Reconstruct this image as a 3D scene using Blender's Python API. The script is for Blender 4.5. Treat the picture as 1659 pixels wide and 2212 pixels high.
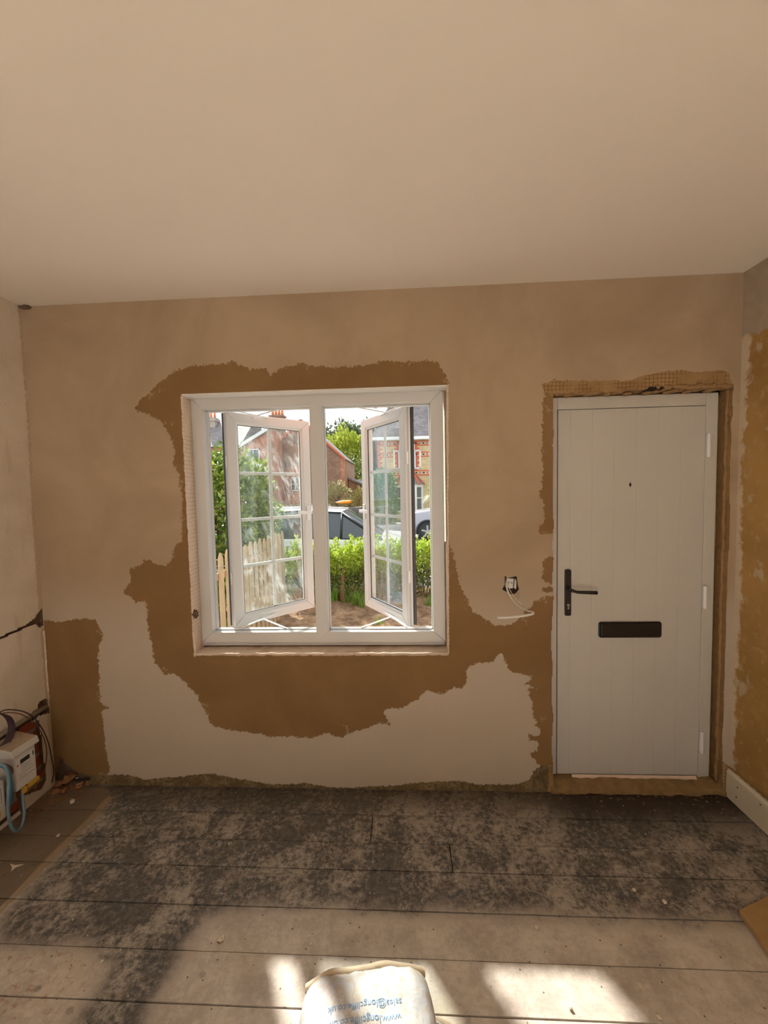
import bpy, bmesh, math, random
import numpy as np
from mathutils import Vector, Matrix, noise as mn
random.seed(7); rng=np.random.RandomState(5)
for o in list(bpy.data.objects): bpy.data.objects.remove(o)
S=bpy.context.scene; col=S.collection
PI=math.pi
# ---------------------------------------------------------------- camera
FPX,CX,CY=831.,829.5,1106.
pt,rl,yw=.0546,-.0216,.0483
fw=Vector((-math.sin(yw)*math.cos(pt),math.cos(yw)*math.cos(pt),-math.sin(pt)))
rt=Vector((math.cos(yw),math.sin(yw),0)); up=rt.cross(fw)
rt,up=math.cos(rl)*rt+math.sin(rl)*up,-math.sin(rl)*rt+math.cos(rl)*up
CAM=Vector((0,-2.0285,1.641))
cd=bpy.data.cameras.new('camera'); cam=bpy.data.objects.new('camera',cd); col.objects.link(cam)
cd.sensor_fit='HORIZONTAL'; cd.sensor_width=36; cd.lens=36*FPX/1659; cd.clip_start=.02; cd.clip_end=500
m=Matrix.Identity(4)
for i in range(3): m[i][0]=rt[i]; m[i][1]=up[i]; m[i][2]=-fw[i]; m[i][3]=CAM[i]
cam.matrix_world=m; S.camera=cam
def at(px,py,ax,v):
    r=fw+rt*((px-CX)/FPX)-up*((py-CY)/FPX); return CAM+r*((v-CAM[ax])/r[ax])
# ---------------------------------------------------------------- light and exposure
S.view_settings.view_transform='Standard'; S.view_settings.look='None'; S.view_settings.gamma=1
S.view_settings.use_curve_mapping=False; S.view_settings.exposure=0.0
SUN=10.0; SKY=1.5; REAR_FILL=122.0
sl=bpy.data.lights.new('sun','SUN'); sl.energy=SUN; sl.angle=math.radians(2.0); sl.color=(1,.95,.87)
so=bpy.data.objects.new('sun',sl); col.objects.link(so)
saz,sel=math.radians(32.4),math.radians(39.5)
sd=Vector((math.sin(saz)*math.cos(sel),-math.cos(saz)*math.cos(sel),-math.sin(sel)))
so.rotation_euler=sd.to_track_quat('-Z','Y').to_euler(); so.location=(-8,12,12)
al=bpy.data.lights.new('rear_fill_lamp','AREA'); al.shape='RECTANGLE'; al.size=2.3; al.size_y=.5; al.spread=math.radians(52); al.energy=REAR_FILL; al.color=(1,.95,.88)
ao=bpy.data.objects.new('rear_fill_lamp',al); col.objects.link(ao); ao.location=(-.2,-4.66,2.0); ao.rotation_euler=(math.radians(29),0,0)  # added fill lamp, aimed down so the floor behind the camera bounces it
W=bpy.data.worlds.new('sky'); S.world=W; W.use_nodes=True; wn=W.node_tree; wn.nodes.clear()
def wnode(t,**k):
    n=wn.nodes.new(t)
    for a,b in k.items(): setattr(n,a,b)
    return n
wo=wnode('ShaderNodeOutputWorld'); wb=wnode('ShaderNodeBackground'); wc=wnode('ShaderNodeTexCoord'); wm=wnode('ShaderNodeMapping')
wm.inputs['Scale'].default_value=(1.2,1.2,3.5); wz=wnode('ShaderNodeTexNoise'); wz.inputs['Scale'].default_value=2.3; wz.inputs['Detail'].default_value=7
wr=wnode('ShaderNodeValToRGB'); wr.color_ramp.elements[0].position=.36; wr.color_ramp.elements[0].color=(.60,.74,.90,1)
wr.color_ramp.elements[1].position=.52; wr.color_ramp.elements[1].color=(1.0,1.0,1.0,1)
wn.links.new(wc.outputs['Generated'],wm.inputs[0]); wn.links.new(wm.outputs[0],wz.inputs['Vector']); wn.links.new(wz.outputs[0],wr.inputs[0])
wn.links.new(wr.outputs[0],wb.inputs[0]); wb.inputs[1].default_value=SKY; wn.links.new(wb.outputs[0],wo.inputs[0])
# ---------------------------------------------------------------- material helpers
class NT:
    def __init__(s,name):
        s.m=bpy.data.materials.new(name); s.m.use_nodes=True; s.t=s.m.node_tree; s.t.nodes.clear()
        s.out=s.t.nodes.new('ShaderNodeOutputMaterial'); s.b=None
    def n(s,t,ins=None,**k):
        n=s.t.nodes.new('ShaderNode'+t)
        for a,b in k.items(): setattr(n,a,b)
        for a,b in (ins or {}).items(): s.set(n.inputs[a],b)
        return n
    def set(s,i,v):
        if isinstance(v,bpy.types.NodeSocket): s.t.links.new(v,i)
        else:
            if hasattr(i.default_value,'__len__') and not hasattr(v,'__len__'): v=[v]*len(i.default_value)
            if i.type=='RGBA' and len(v)==3: v=(*v,1)
            i.default_value=v
    def obj(s): return s.n('TexCoord').outputs['Object']
    def map(s,v,sc=(1,1,1),loc=(0,0,0),rot=(0,0,0)): return s.n('Mapping',{'Vector':v,'Scale':sc,'Location':loc,'Rotation':rot}).outputs[0]
    def noise(s,v,sc,det=4,ro=.55,dist=0): return s.n('TexNoise',{'Vector':v,'Scale':sc,'Detail':det,'Roughness':ro,'Distortion':dist}).outputs[0]
    def math(s,op,a,b=0,c=0,clamp=False): return s.n('Math',{0:a,1:b,2:c},operation=op,use_clamp=clamp).outputs[0]
    def rng(s,v,a,b,c=0,d=1,smooth=True):
        return s.n('MapRange',{'Value':v,'From Min':a,'From Max':b,'To Min':c,'To Max':d},interpolation_type='SMOOTHSTEP' if smooth else 'LINEAR').outputs[0]
    def mix(s,f,a,b):
        n=s.n('Mix',data_type='RGBA'); s.set(n.inputs[0],f); s.set(n.inputs[6],a); s.set(n.inputs[7],b); return n.outputs[2]
    def attr(s,name): return s.n('Attribute',attribute_name=name).outputs['Fac']
    def bsdf(s,colr,rough=.7,normal=None,metal=0,**k):
        s.b=s.n('BsdfPrincipled'); s.set(s.b.inputs['Base Color'],colr); s.set(s.b.inputs['Roughness'],rough); s.b.inputs['Metallic'].default_value=metal
        for a,b in k.items(): s.set(s.b.inputs[a.replace('_',' ')],b)
        if normal is not None: s.t.links.new(normal,s.b.inputs['Normal'])
        s.t.links.new(s.b.outputs[0],s.out.inputs[0]); return s.m
    def bump(s,h,st=.3,d=.01): return s.n('Bump',{'Height':h,'Strength':st,'Distance':d}).outputs[0]
def simple(name,c,rough=.6,var=.12,sc=20,bump=.15,metal=0,bd=.003,**k):
    N=NT(name); v=N.obj(); f=N.noise(v,sc,5)
    lo=tuple(x*(1-var) for x in c); hi=tuple(min(1,x*(1+var)) for x in c)
    return N.bsdf(N.mix(f,lo,hi),rough,N.bump(f,bump,bd),metal,**k)
def island(name,cols,rough=.5,trans=.3):
    N=NT(name); g=N.n('NewGeometry').outputs['Random Per Island']
    r=N.n('ValToRGB'); r.color_ramp.elements[0].color=(*cols[0],1); r.color_ramp.elements[1].color=(*cols[-1],1)
    for i,c in enumerate(cols[1:-1]):
        e=r.color_ramp.elements.new((i+1)/(len(cols)-1)); e.color=(*c,1)
    N.t.links.new(g,r.inputs[0]); c=r.outputs[0]
    p=N.n('BsdfPrincipled',{'Base Color':c,'Roughness':rough}); t=N.n('BsdfTranslucent',{'Color':c}); mx=N.n('MixShader',{0:trans,1:p.outputs[0],2:t.outputs[0]})
    N.t.links.new(mx.outputs[0],N.out.inputs[0]); return N.m
def brick(name,c1,c2,mort,scale=1,bw=.225,bh=.075,ms=.01,dirt=.3,rough=.85,axis=None):
    N=NT(name); v=N.obj(); s=N.n('SeparateXYZ',{0:v}); g=N.math('ADD',s.outputs[0],s.outputs[1])
    if axis=='roof': cv=N.n('CombineXYZ',{0:s.outputs[0],1:N.math('MULTIPLY',s.outputs[2],1.35)}).outputs[0]
    else: cv=N.n('CombineXYZ',{0:g,1:s.outputs[2]}).outputs[0]
    b=N.n('TexBrick',{'Vector':cv,'Color1':c1,'Color2':c2,'Mortar':mort,'Scale':scale,'Mortar Size':ms,'Brick Width':bw,'Row Height':bh,'Bias':0.0,'Mortar Smooth':.2})
    f=N.noise(v,1.3,5); dk=N.rng(f,.3,.75,1-dirt,1.15); d=N.n('Mix',data_type='RGBA',blend_type='MULTIPLY'); d.inputs[0].default_value=1
    N.set(d.inputs[6],b.outputs[0]); cc=N.n('CombineColor',{0:dk,1:dk,2:dk}).outputs[0]; N.set(d.inputs[7],cc)
    return N.bsdf(d.outputs[2],rough,N.bump(b.outputs[1],.5,-.01))
# ---------------------------------------------------------------- object helpers
def tag(o,label=None,cat=None,group=None,kind=None):
    if label: o['label']=label
    if cat: o['category']=cat
    if group: o['group']=group
    if kind: o['kind']=kind
    return o
def empty(name,loc,label=None,cat=None,group=None,kind=None,rz=0):
    o=bpy.data.objects.new(name,None); col.objects.link(o); o.location=loc; o.rotation_euler=(0,0,rz); o.empty_display_size=.1
    bpy.context.view_layer.update(); return tag(o,label,cat,group,kind)
class MB:
    def __init__(s): s.v=[]; s.f=[]; s.m=[]; s.T=Matrix.Identity(4)
    def add(s,vs,fs,mi=0):
        o=len(s.v); s.v+=[tuple(s.T@Vector(v)) for v in vs]; s.f+=[tuple(i+o for i in f) for f in fs]; s.m+=[mi]*len(fs); return s
    def box(s,x0,x1,y0,y1,z0,z1,mi=0):
        return s.add([(x,y,z) for x in (x0,x1) for y in (y0,y1) for z in (z0,z1)],[(0,1,3,2),(4,6,7,5),(0,4,5,1),(2,3,7,6),(0,2,6,4),(1,5,7,3)],mi)
    def prism(s,poly,a,b,ax=1,mi=0):
        def P(u,v,d): return [(d,u,v),(u,d,v),(u,v,d)][ax]
        n=len(poly); vs=[P(u,v,a) for u,v in poly]+[P(u,v,b) for u,v in poly]
        fs=[tuple(range(n)),tuple(range(2*n-1,n-1,-1))]+[(i,i+n,(i+1)%n+n,(i+1)%n) for i in range(n)]
        return s.add(vs,fs,mi)
    def cyl(s,p,q,r,r2=None,n=14,mi=0,cap=True):
        p,q=Vector(p),Vector(q); r2=r if r2 is None else r2; d=(q-p).normalized(); a=d.orthogonal().normalized(); b=d.cross(a)
        vs=[];fs=[]
        for c,rr in ((p,r),(q,r2)):
            for i in range(n): t=2*PI*i/n; vs.append(tuple(c+rr*(a*math.cos(t)+b*math.sin(t))))
        for i in range(n): j=(i+1)%n; fs.append((i,j,j+n,i+n))
        if cap: fs+= [tuple(range(n-1,-1,-1)),tuple(range(n,2*n))]
        return s.add(vs,fs,mi)
    def tube(s,pts,r,n=8,mi=0,flat=1,res=0):
        P=[Vector(p) for p in pts]
        if res:
            Q=[]
            for i in range(len(P)-1):
                a=P[max(i-1,0)];b=P[i];c=P[i+1];d=P[min(i+2,len(P)-1)]
                for k in range(res):
                    t=k/res; Q.append(.5*((2*b)+(c-a)*t+(2*a-5*b+4*c-d)*t*t+(3*b-a-3*c+d)*t**3))
            Q.append(P[-1]); P=Q
        vs=[];fs=[]; a=None
        for i,p in enumerate(P):
            d=(P[min(i+1,len(P)-1)]-P[max(i-1,0)]).normalized()
            if a is None: a=d.orthogonal().normalized()
            a=(a-d*a.dot(d)).normalized(); b=d.cross(a)
            rr=r(i/(len(P)-1)) if callable(r) else r
            for k in range(n): t=2*PI*k/n; vs.append(tuple(p+rr*(a*math.cos(t)+b*math.sin(t)*flat)))
        for i in range(len(P)-1):
            for k in range(n): j=(k+1)%n; fs.append((i*n+k,i*n+j,i*n+n+j,i*n+n+k))
        fs+=[tuple(range(n-1,-1,-1)),tuple(range((len(P)-1)*n,len(P)*n))]
        return s.add(vs,fs,mi)
    def build(s,name,mats,parent=None,smooth=False,bevel=0,bseg=2,world=True):
        me=bpy.data.meshes.new(name); me.from_pydata(s.v,[],s.f)
        mats=mats if isinstance(mats,(list,tuple)) else [mats]
        for q in mats: me.materials.append(q)
        me.polygons.foreach_set('material_index',s.m); 
        bm=bmesh.new(); bm.from_mesh(me); bmesh.ops.recalc_face_normals(bm,faces=bm.faces); bm.to_mesh(me); bm.free()
        if smooth: me.polygons.foreach_set('use_smooth',[True]*len(me.polygons))
        me.update(); o=bpy.data.objects.new(name,me); col.objects.link(o)
        if parent:
            o.parent=parent
            if world: o.matrix_parent_inverse=wmat(parent).inverted()
        if bevel:
            b=o.modifiers.new('bevel','BEVEL'); b.width=bevel; b.segments=bseg; b.limit_method='ANGLE'; b.angle_limit=math.radians(40)
        return o
def wmat(o):
    bpy.context.view_layer.update(); return o.matrix_world.copy()
def blob(r,sub=2,amp=.3,sc=3,seed=0,sq=(1,1,1),c=(0,0,0)):
    bm=bmesh.new(); bmesh.ops.create_icosphere(bm,subdivisions=sub,radius=1)
    vs=[]
    for v in bm.verts:
        n=mn.fractal(v.co*sc+Vector((seed*3.1,seed*1.7,seed)),1,2,3); k=r*(1+amp*n)
        vs.append((c[0]+v.co.x*k*sq[0],c[1]+v.co.y*k*sq[1],c[2]+v.co.z*k*sq[2]))
    fs=[tuple(q.index for q in f.verts) for f in bm.faces]; bm.free(); return vs,fs
def sdf(poly,U,V):
    P=np.array(poly,float); Q=np.roll(P,-1,0); d=np.full(U.shape,1e9); ins=np.zeros(U.shape,bool)
    for (x0,y0),(x1,y1) in zip(P,Q):
        dx,dy=x1-x0,y1-y0; L=dx*dx+dy*dy+1e-12; t=np.clip(((U-x0)*dx+(V-y0)*dy)/L,0,1)
        d=np.minimum(d,np.hypot(U-x0-t*dx,V-y0-t*dy))
        c=((y0>V)!=(y1>V)); 
        with np.errstate(divide='ignore',invalid='ignore'): xi=x0+(V-y0)*dx/(dy if dy!=0 else 1e-12)
        ins^=(c&(U<xi))
    return np.where(ins,d,-d)
def relief(name,P,us,vs,cuts,attrs,mats,T=None,back=1,side=2,disp=None):
    """wall sheet on a (u,v) grid; cuts: (poly, depth or None for a through hole, back material, side material)"""
    us=np.unique(np.round(us,5)); vs=np.unique(np.round(vs,5)); nu,nv=len(us),len(vs)
    cu=(us[1:]+us[:-1])/2; cv=(vs[1:]+vs[:-1])/2; CU,CV=np.meshgrid(cu,cv,indexing='ij'); K=np.zeros(CU.shape,int)
    for k,c in enumerate(cuts): K[sdf(c[0],CU,CV)>0]=k+1
    V=[];F=[];MI=[];uvs=[];idx={}
    def vid(i,j,d):
        q=idx.get((i,j,d))
        if q is None:
            q=idx[(i,j,d)]=len(V); dd=0
            if disp and d<(T or 9): dd=disp(us[i],vs[j])
            V.append(P(us[i],vs[j],d+dd)); uvs.append((us[i],vs[j]))
        return q
    def lev(k): return 0. if k==0 else (T if cuts[k-1][1] is None else cuts[k-1][1])
    for i in range(nu-1):
        for j in range(nv-1):
            k=K[i,j]; d=lev(k)
            if k==0 or cuts[k-1][1] is not None:
                F.append((vid(i,j,d),vid(i+1,j,d),vid(i+1,j+1,d),vid(i,j+1,d))); MI.append(0 if k==0 else cuts[k-1][2])
                if T: F.append((vid(i,j,T),vid(i,j+1,T),vid(i+1,j+1,T),vid(i+1,j,T))); MI.append(back)
            for a,b,e in ((i+1,j,((i+1,j),(i+1,j+1))),(i,j+1,((i,j+1),(i+1,j+1)))):
                if a<nu-1 and b<nv-1:
                    d2=lev(K[a,b])
                    if d2!=d:
                        (p,q),(r,t)=e; kk=max(k,K[a,b]); n=max(1,int(abs(d2-d)/.02)) if abs(d2-d)<.5 else 1
                        ds=[d+(d2-d)*w/n for w in range(n+1)]
                        for w in range(n):
                            F.append((vid(p,q,round(ds[w],5) if w else d),vid(r,t,round(ds[w],5) if w else d),vid(r,t,round(ds[w+1],5) if w<n-1 else d2),vid(p,q,round(ds[w+1],5) if w<n-1 else d2))); MI.append(cuts[kk-1][3])
    me=bpy.data.meshes.new(name); me.from_pydata(V,[],F)
    for q in mats: me.materials.append(q)
    me.polygons.foreach_set('material_index',MI)
    A=np.array(uvs)
    for an,polys in attrs.items():
        d=np.full(len(A),-9.)
        for pl in polys: d=np.maximum(d,sdf(pl,A[:,0],A[:,1]))
        at_=me.attributes.new(an,'FLOAT','POINT'); at_.data.foreach_set('value',d.astype(np.float32))
    me.update(); o=bpy.data.objects.new(name,me); col.objects.link(o); return o
def pxw(pts,ax,v,a,b): return [(q[a],q[b]) for q in (at(x,y,ax,v) for x,y in pts)]

XL,XR,H,YR=-2.0215,1.6923,2.671,-4.6
# ================================================================ STRUCTURE
# --- front wall ---------------------------------------------------
wet1=[(292,884),(303,860),(318,856),(330,838),(345,826),(365,812),(385,800),(400,795),(420,790),(450,788),(490,786),(500,780),(515,788),(540,798),(575,795),(583,812),(595,805),(610,795),(635,790),(655,782),(662,790),(685,790),(720,792),(760,791),(800,788),(830,779),(870,782),(900,781),(935,779),(950,783),(960,805),(968,826),(960,850),(700,900),(700,1300),(966,1250),(968,1170),(978,1190),(985,1230),(992,1262),(1004,1285),(1010,1300),(1022,1322),(1036,1328),(1045,1336),(1064,1348),(1088,1352),(1102,1348),(1122,1335),(1144,1311),(1156,1300),(1179,1288),(1215,1290),(1215,1760),(1176,1660),(1160,1650),(1157,1642),(1141,1628),(1160,1623),(1162,1604),(1141,1598),(1143,1588),(1162,1590),(1173,1582),(1157,1568),(1162,1560),(1150,1544),(1151,1522),(1146,1506),(1138,1490),(1157,1486),(1134,1476),(1151,1465),(1130,1457),(1108,1455),(1096,1441),(1089,1425),(1082,1412),(1074,1415),(1065,1431),(1024,1434),(1010,1446),(1010,1463),(1002,1484),(975,1487),(956,1499),(924,1494),(913,1498),(896,1517),(867,1530),(848,1528),(829,1536),(843,1567),(820,1560),(799,1571),(750,1585),(738,1593),(718,1587),(697,1585),(675,1594),(641,1592),(607,1590),(576,1592),(559,1585),(516,1580),(463,1570),(453,1561),(449,1544),(433,1519),(427,1501),(411,1485),(387,1461),(371,1454),(355,1456),(346,1443),(334,1430),(332,1418),(328,1390),(322,1367),(317,1345),(319,1318),(313,1300),(293,1302),(281,1287),(269,1285),(268,1273),(279,1262),(282,1244),(279,1230),(304,1221),(311,1208),(328,1211),(338,1221),(357,1220),(372,1211),(376,1186),(382,1175),(394,1170),(395,1150),(394,1080),(386,1020),(373,1000),(377,978),(372,953),(364,934),(348,910),(331,899),(301,888)]
wet2=[(60,1341),(97,1341),(123,1342),(162,1338),(188,1335),(215,1337),(208,1343),(218,1361),(222,1372),(218,1387),(214,1413),(214,1435),(215,1465),(214,1495),(216,1517),(236,1528),(218,1533),(223,1560),(227,1604),(231,1639),(240,1660),(229,1676),(188,1680),(60,1720)]
wet3=[(1172,1000),(1175,1000),(1171,1046),(1164,1063),(1168,1078),(1174,1089),(1174,1130),(1164,1139),(1163,1149),(1171,1153),(1200,1152),(1200,820),(1176,840),(1172,900)]
wet4=[(1182,1204),(1173,1212),(1171,1234),(1171,1247),(1176,1258),(1200,1262),(1200,1200)]
wet5=[(1170,1267),(1171,1277),(1200,1281),(1200,1266)]
raw1=[(1171,828),(1220,822),(1274,823),(1334,822),(1367,822),(1382,814),(1410,808),(1464,799),(1503,805),(1563,798),(1576,805),(1583,835),(1581,850),(1578,910),(1575,1000),(1575,1106),(1570,1211),(1566,1280),(1566,1355),(1560,1490),(1557,1581),(1556,1641),(1580,1660),(1580,1760),(1180,1760),(1170,1705),(1176,1660),(1250,1600),(1250,900),(1176,846)]
band=[(60,1690),(118,1640),(140,1650),(170,1668),(200,1676),(240,1674),(262,1672),(300,1680),(316,1684),(380,1678),(450,1672),(465,1672),(500,1680),(570,1692),(590,1696),(655,1692),(700,1698),(740,1702),(800,1700),(850,1697),(905,1690),(1000,1687),(1030,1694),(1070,1694),(1120,1693),(1146,1684),(1152,1668),(1166,1655),(1185,1650),(1185,1790),(60,1790)]
FW=lambda L: pxw(L,1,0,0,2)
def wallmat():
    N=NT('skim_plaster'); v=N.obj()
    n1=N.noise(v,55,5,.65); n2=N.noise(v,13,4,.6)
    j=N.math('ADD',N.math('MULTIPLY',N.math('SUBTRACT',n1,.5),.050),N.math('MULTIPLY',N.math('SUBTRACT',n2,.5),.045))
    def mask(a,k=1,w=.0022): return N.rng(N.math('ADD',N.attr(a),N.math('MULTIPLY',j,k)),-w,w)
    wet=mask('sd_wet'); raw=mask('sd_raw',.5); bnd=mask('sd_band',.6)
    sm=N.noise(N.map(v,(1,1,.8)),1.7,5,.6,.6); s2=N.noise(v,5,6,.6)
    dry=N.mix(N.rng(sm,.3,.7),(.365,.265,.17),(.445,.335,.225)); dry=N.mix(N.math('MULTIPLY',N.rng(s2,.5,.75),.35),dry,(.385,.27,.165))
    sz=N.n('SeparateXYZ',{0:v}).outputs[2]; aged=N.rng(N.math('ADD',sz,N.math('MULTIPLY',sm,.5)),1.5,1.05)
    dry=N.mix(aged,dry,N.mix(s2,(.46,.385,.295),(.50,.42,.335)))
    wc=N.mix(N.rng(sm,.3,.7),(.215,.122,.050),(.26,.155,.066)); wc=N.mix(N.math('MULTIPLY',N.rng(s2,.55,.8),.5),wc,(.215,.138,.048))
    fl=N.math('MULTIPLY',N.rng(N.math('SUBTRACT',n2,N.math('MULTIPLY',N.attr('sd_wet'),1.6)),.56,.6),.55); wc=N.mix(N.math('MULTIPLY',fl,N.rng(N.noise(v,90,3),.45,.6)),wc,(.5,.38,.26))
    c=N.mix(wet,dry,wc)
    sp=N.rng(N.noise(v,160,2),.73,.78); c=N.mix(N.math('MULTIPLY',sp,.5),c,(.3,.2,.12))
    # metal lath showing in the raw plaster
    mp=N.map(v,(1,1,1)); s=N.n('SeparateXYZ',{0:mp}); wob=N.math('MULTIPLY',N.noise(v,18,2),.012)
    def ln(ax): return N.rng(N.math('ABSOLUTE',N.math('SUBTRACT',N.math('FRACT',N.math('MULTIPLY',N.math('ADD',s.outputs[ax],wob),52)),.5)),.06,.14,1,0)
    gr=N.math('MULTIPLY',N.math('MAXIMUM',ln(0),ln(2)),N.rng(N.noise(v,9,3),.40,.55))
    rc=N.mix(N.rng(s2,.3,.7),(.28,.165,.07),(.40,.26,.125)); rc=N.mix(N.math('MULTIPLY',gr,.75),rc,(.2,.10,.035))
    c=N.mix(raw,c,rc)
    bc=N.mix(N.rng(n2,.35,.65),(.13,.092,.045),(.24,.175,.09)); bc=N.mix(N.rng(n1,.5,.6),bc,(.115,.082,.042)); c=N.mix(bnd,c,bc)
    h=N.math('ADD',N.math('MULTIPLY',wet,-.35),N.math('ADD',N.math('MULTIPLY',raw,-.5),N.math('ADD',N.math('MULTIPLY',gr,N.math('MULTIPLY',raw,-.5)),N.math('MULTIPLY',s2,.5))))
    return N.bsdf(c,.92,N.bump(h,.6,.004),Specular_IOR_Level=.2)
M_wall=wallmat()
def revmat():
    N=NT('reveal_plaster'); v=N.obj(); s=N.n('SeparateXYZ',{0:v}); wob=N.math('MULTIPLY',N.noise(v,10,2),.01)
    def ln(ax,k): return N.rng(N.math('ABSOLUTE',N.math('SUBTRACT',N.math('FRACT',N.math('MULTIPLY',N.math('ADD',s.outputs[ax],wob),k)),.5)),.04,.10,1,0)
    gr=N.math('MULTIPLY',N.math('MAXIMUM',ln(1,60),ln(2,45)),N.rng(N.noise(v,4,2),.35,.5))
    f=N.noise(v,25,5); c=N.mix(f,(.62,.47,.35),(.74,.60,.47)); c=N.mix(N.math('MULTIPLY',gr,.6),c,(.36,.22,.13))
    return N.bsdf(c,.9,N.bump(f,.4,.006))
M_rev=revmat()
M_rawb=simple('raw_mortar',(.30,.18,.075),.95,.4,30,.8,bd=.01)
M_exb=brick('red_facing_brick',(.62,.17,.06),(.75,.26,.10),(.6,.55,.48),1)
M_hole=simple('dusty_brick_void',(.16,.10,.06),.95,.5,40,.6,bd=.01)
def rag(pts,amp,seed,n=6):
    out=[]
    for k in range(len(pts)):
        a=Vector(pts[k]);b=Vector(pts[(k+1)%len(pts)])
        for i in range(n):
            p=a.lerp(b,i/n); q=mn.noise_vector(Vector((p.x*14,p.y*14,seed)))*amp; out.append((p.x+q.x,p.y+q.y))
    return out
WX0,WX1,WZ0,WZ1=-1.165,.243,.764,2.180
win_hole=[(WX0,WZ0),(WX1-.012,WZ0),(WX1,WZ1),(WX0,WZ1)]
door_hole=rag([(.778,-.1),(1.655,-.1),(1.655,2.13),(.778,2.115)],.011,3,34)
sock_hole=FW([(1090,1243),(1096,1249),(1116,1244),(1118,1262),(1121,1272),(1113,1282),(1104,1284),(1097,1280),(1085,1273),(1090,1262)])
us=np.concatenate([np.arange(XL-.05,XR+.03,.0125),[XR+.03,WX0,WX1-.012,WX1],np.arange(.515,.61,.0028),np.arange(.762,.796,.004),np.arange(1.635,1.672,.004),np.arange(-1.18,-1.15,.005)])
vs=np.concatenate([np.arange(0,H,.0125),[H,WZ0,WZ1],np.arange(1.085,1.19,.0028),np.arange(2.10,2.15,.004)])
def fdisp(u,v):
    n=mn.noise(Vector((u*2.2,v*2.2,1)))*.004+mn.noise(Vector((u*11,v*11,5)))*.0010
    e=min(abs(u-XL),abs(u-XR),abs(v-H),1)*10
    return n*min(1,e)+ (0.0)
corner_hole=FW([(118,1638),(132,1634),(141,1650),(150,1655),(158,1668),(182,1672),(196,1680),(180,1712),(100,1712)])
wall=relief('wall_front',lambda u,v,d:(u,d,v),us,vs,[(win_hole,None,0,2),(door_hole,None,0,4),(sock_hole,.05,3,3),(corner_hole,.05,3,4)],
    {'sd_wet':[FW(wet1),FW(wet2),FW(wet3),FW(wet4),FW(wet5)],'sd_raw':[FW(raw1)],'sd_band':[FW(band)]},[M_wall,M_exb,M_rev,M_hole,M_rawb],T=.27,disp=fdisp)
tag(wall,kind='structure')
MB().box(WX0,WX1,.001,.092,2.1735,2.1798).build('head_plaster',simple('white_head_plaster',(.72,.70,.66),.8),wall)
# crumbling plaster lips round the window and over the door
def lip(path,r,seed,amp=.6,n=9):
    mb=MB(); P=[]
    for i in range(len(path)-1):
        a,b=Vector(path[i]),Vector(path[i+1]); k=max(2,int((b-a).length/.012))
        for t in range(k): P.append(a.lerp(b,t/k))
    P.append(Vector(path[-1]))
    P=[p+mn.noise_vector(p*22)*r*.5 for p in P]
    mb.tube(P,lambda t:r*(1+amp*mn.noise(Vector((t*70,seed,0)))),n)
    return mb
lip([(WX0+.004,-.001,.75),(WX0+.002,0,1.4),(WX0+.002,0,2.17)],.006,1).build('plaster_lip',M_rev,wall,True)
lip([(WX0,.0,WZ0-.002),(WX1-.012,0,WZ0-.002)],.008,2).build('plaster_lip',M_rev,wall,True)
lip([(WX1-.012,.0,WZ0),(WX1+.001,0,WZ1)],.005,3).build('plaster_lip',M_rev,wall,True)
lip([(.79,.02,2.122),(1.12,.01,2.125),(1.19,.01,2.132)],.012,4,.9).build('plaster_lip',M_rawb,wall,True)
lip([(1.27,.01,2.135),(1.45,.005,2.13),(1.66,.01,2.13)],.013,5,.9).build('plaster_lip',M_rawb,wall,True)
lip([(1.652,.035,.05),(1.652,.03,1.0),(1.654,.03,2.12)],.008,8,.9).build('plaster_lip',M_rawb,wall,True)
mb=MB()
for i in range(26):   # torn laths and mortar above the door frame
    x=.80+i*.033
    if 1.19<x<1.26: continue
    vs_,fs_=blob(.017,2,.5,2.5,i,(1.3,1.5,.55),(x,.035,2.119+.006*math.sin(i*2.1))); mb.add(vs_,fs_)
mb.build('torn_mortar',M_rawb,wall,True)
v_,f_=blob(.016,3,.9,3,4,(1,.8,1.4),(-1.150,.005,.985)); MB().add(v_,f_).build('broken_plaster_knob',M_hole,wall,True)
MB().prism([(1.235,2.118),(1.31,2.118),(1.325,2.128),(1.30,2.137),(1.25,2.134)],-.004,.03).build('hole_shade_block',simple('painted_lintel_shade',(.02,.012,.008),1),wall)  # solid near-black piece; the shade of a gap is put into its colour
# exterior brick jamb edges seen past the window frame
mb=MB()
for z0,z1 in ((1.93,2.17),(.80,1.06)):
    z=z0;i=0
    while z<z1-.02:
        d=.010*math.sin((z-z0)/(z1-z0)*PI)+.003*(i%2); v_,f_=[],[]
        mb.box(-1.20,-1.160+d,.172,.262,z,z+.066); z+=.075;i+=1
mb.build('brick_reveal',M_exb,wall,False,.006)
# --- side and rear walls, ceiling ---------------------------------
def leftmat():
    N=NT('old_white_plaster'); v=N.obj(); s2=N.noise(v,4,6,.6); n1=N.noise(v,40,5,.6)
    c=N.mix(N.rng(s2,.3,.7),(.66,.57,.46),(.76,.67,.56)); st=N.noise(N.map(v,(1,3,.6)),6,5); c=N.mix(N.math('MULTIPLY',N.rng(st,.55,.75),.35),c,(.47,.37,.26))
    e=N.math('ADD',N.attr('sd_edge'),N.math('MULTIPLY',N.math('SUBTRACT',n1,.5),.03)); c=N.mix(N.rng(e,-.003,.003),c,N.mix(n1,(.5,.38,.25),(.62,.50,.37)))
    sp=N.rng(N.noise(v,70,2),.72,.76); c=N.mix(N.math('MULTIPLY',sp,.6),c,(.3,.22,.16))
    return N.bsdf(c,.85,N.bump(N.math('ADD',s2,N.math('MULTIPLY',n1,.3)),.4,.008))
LW=lambda L: pxw(L,0,XL,1,2)
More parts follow.
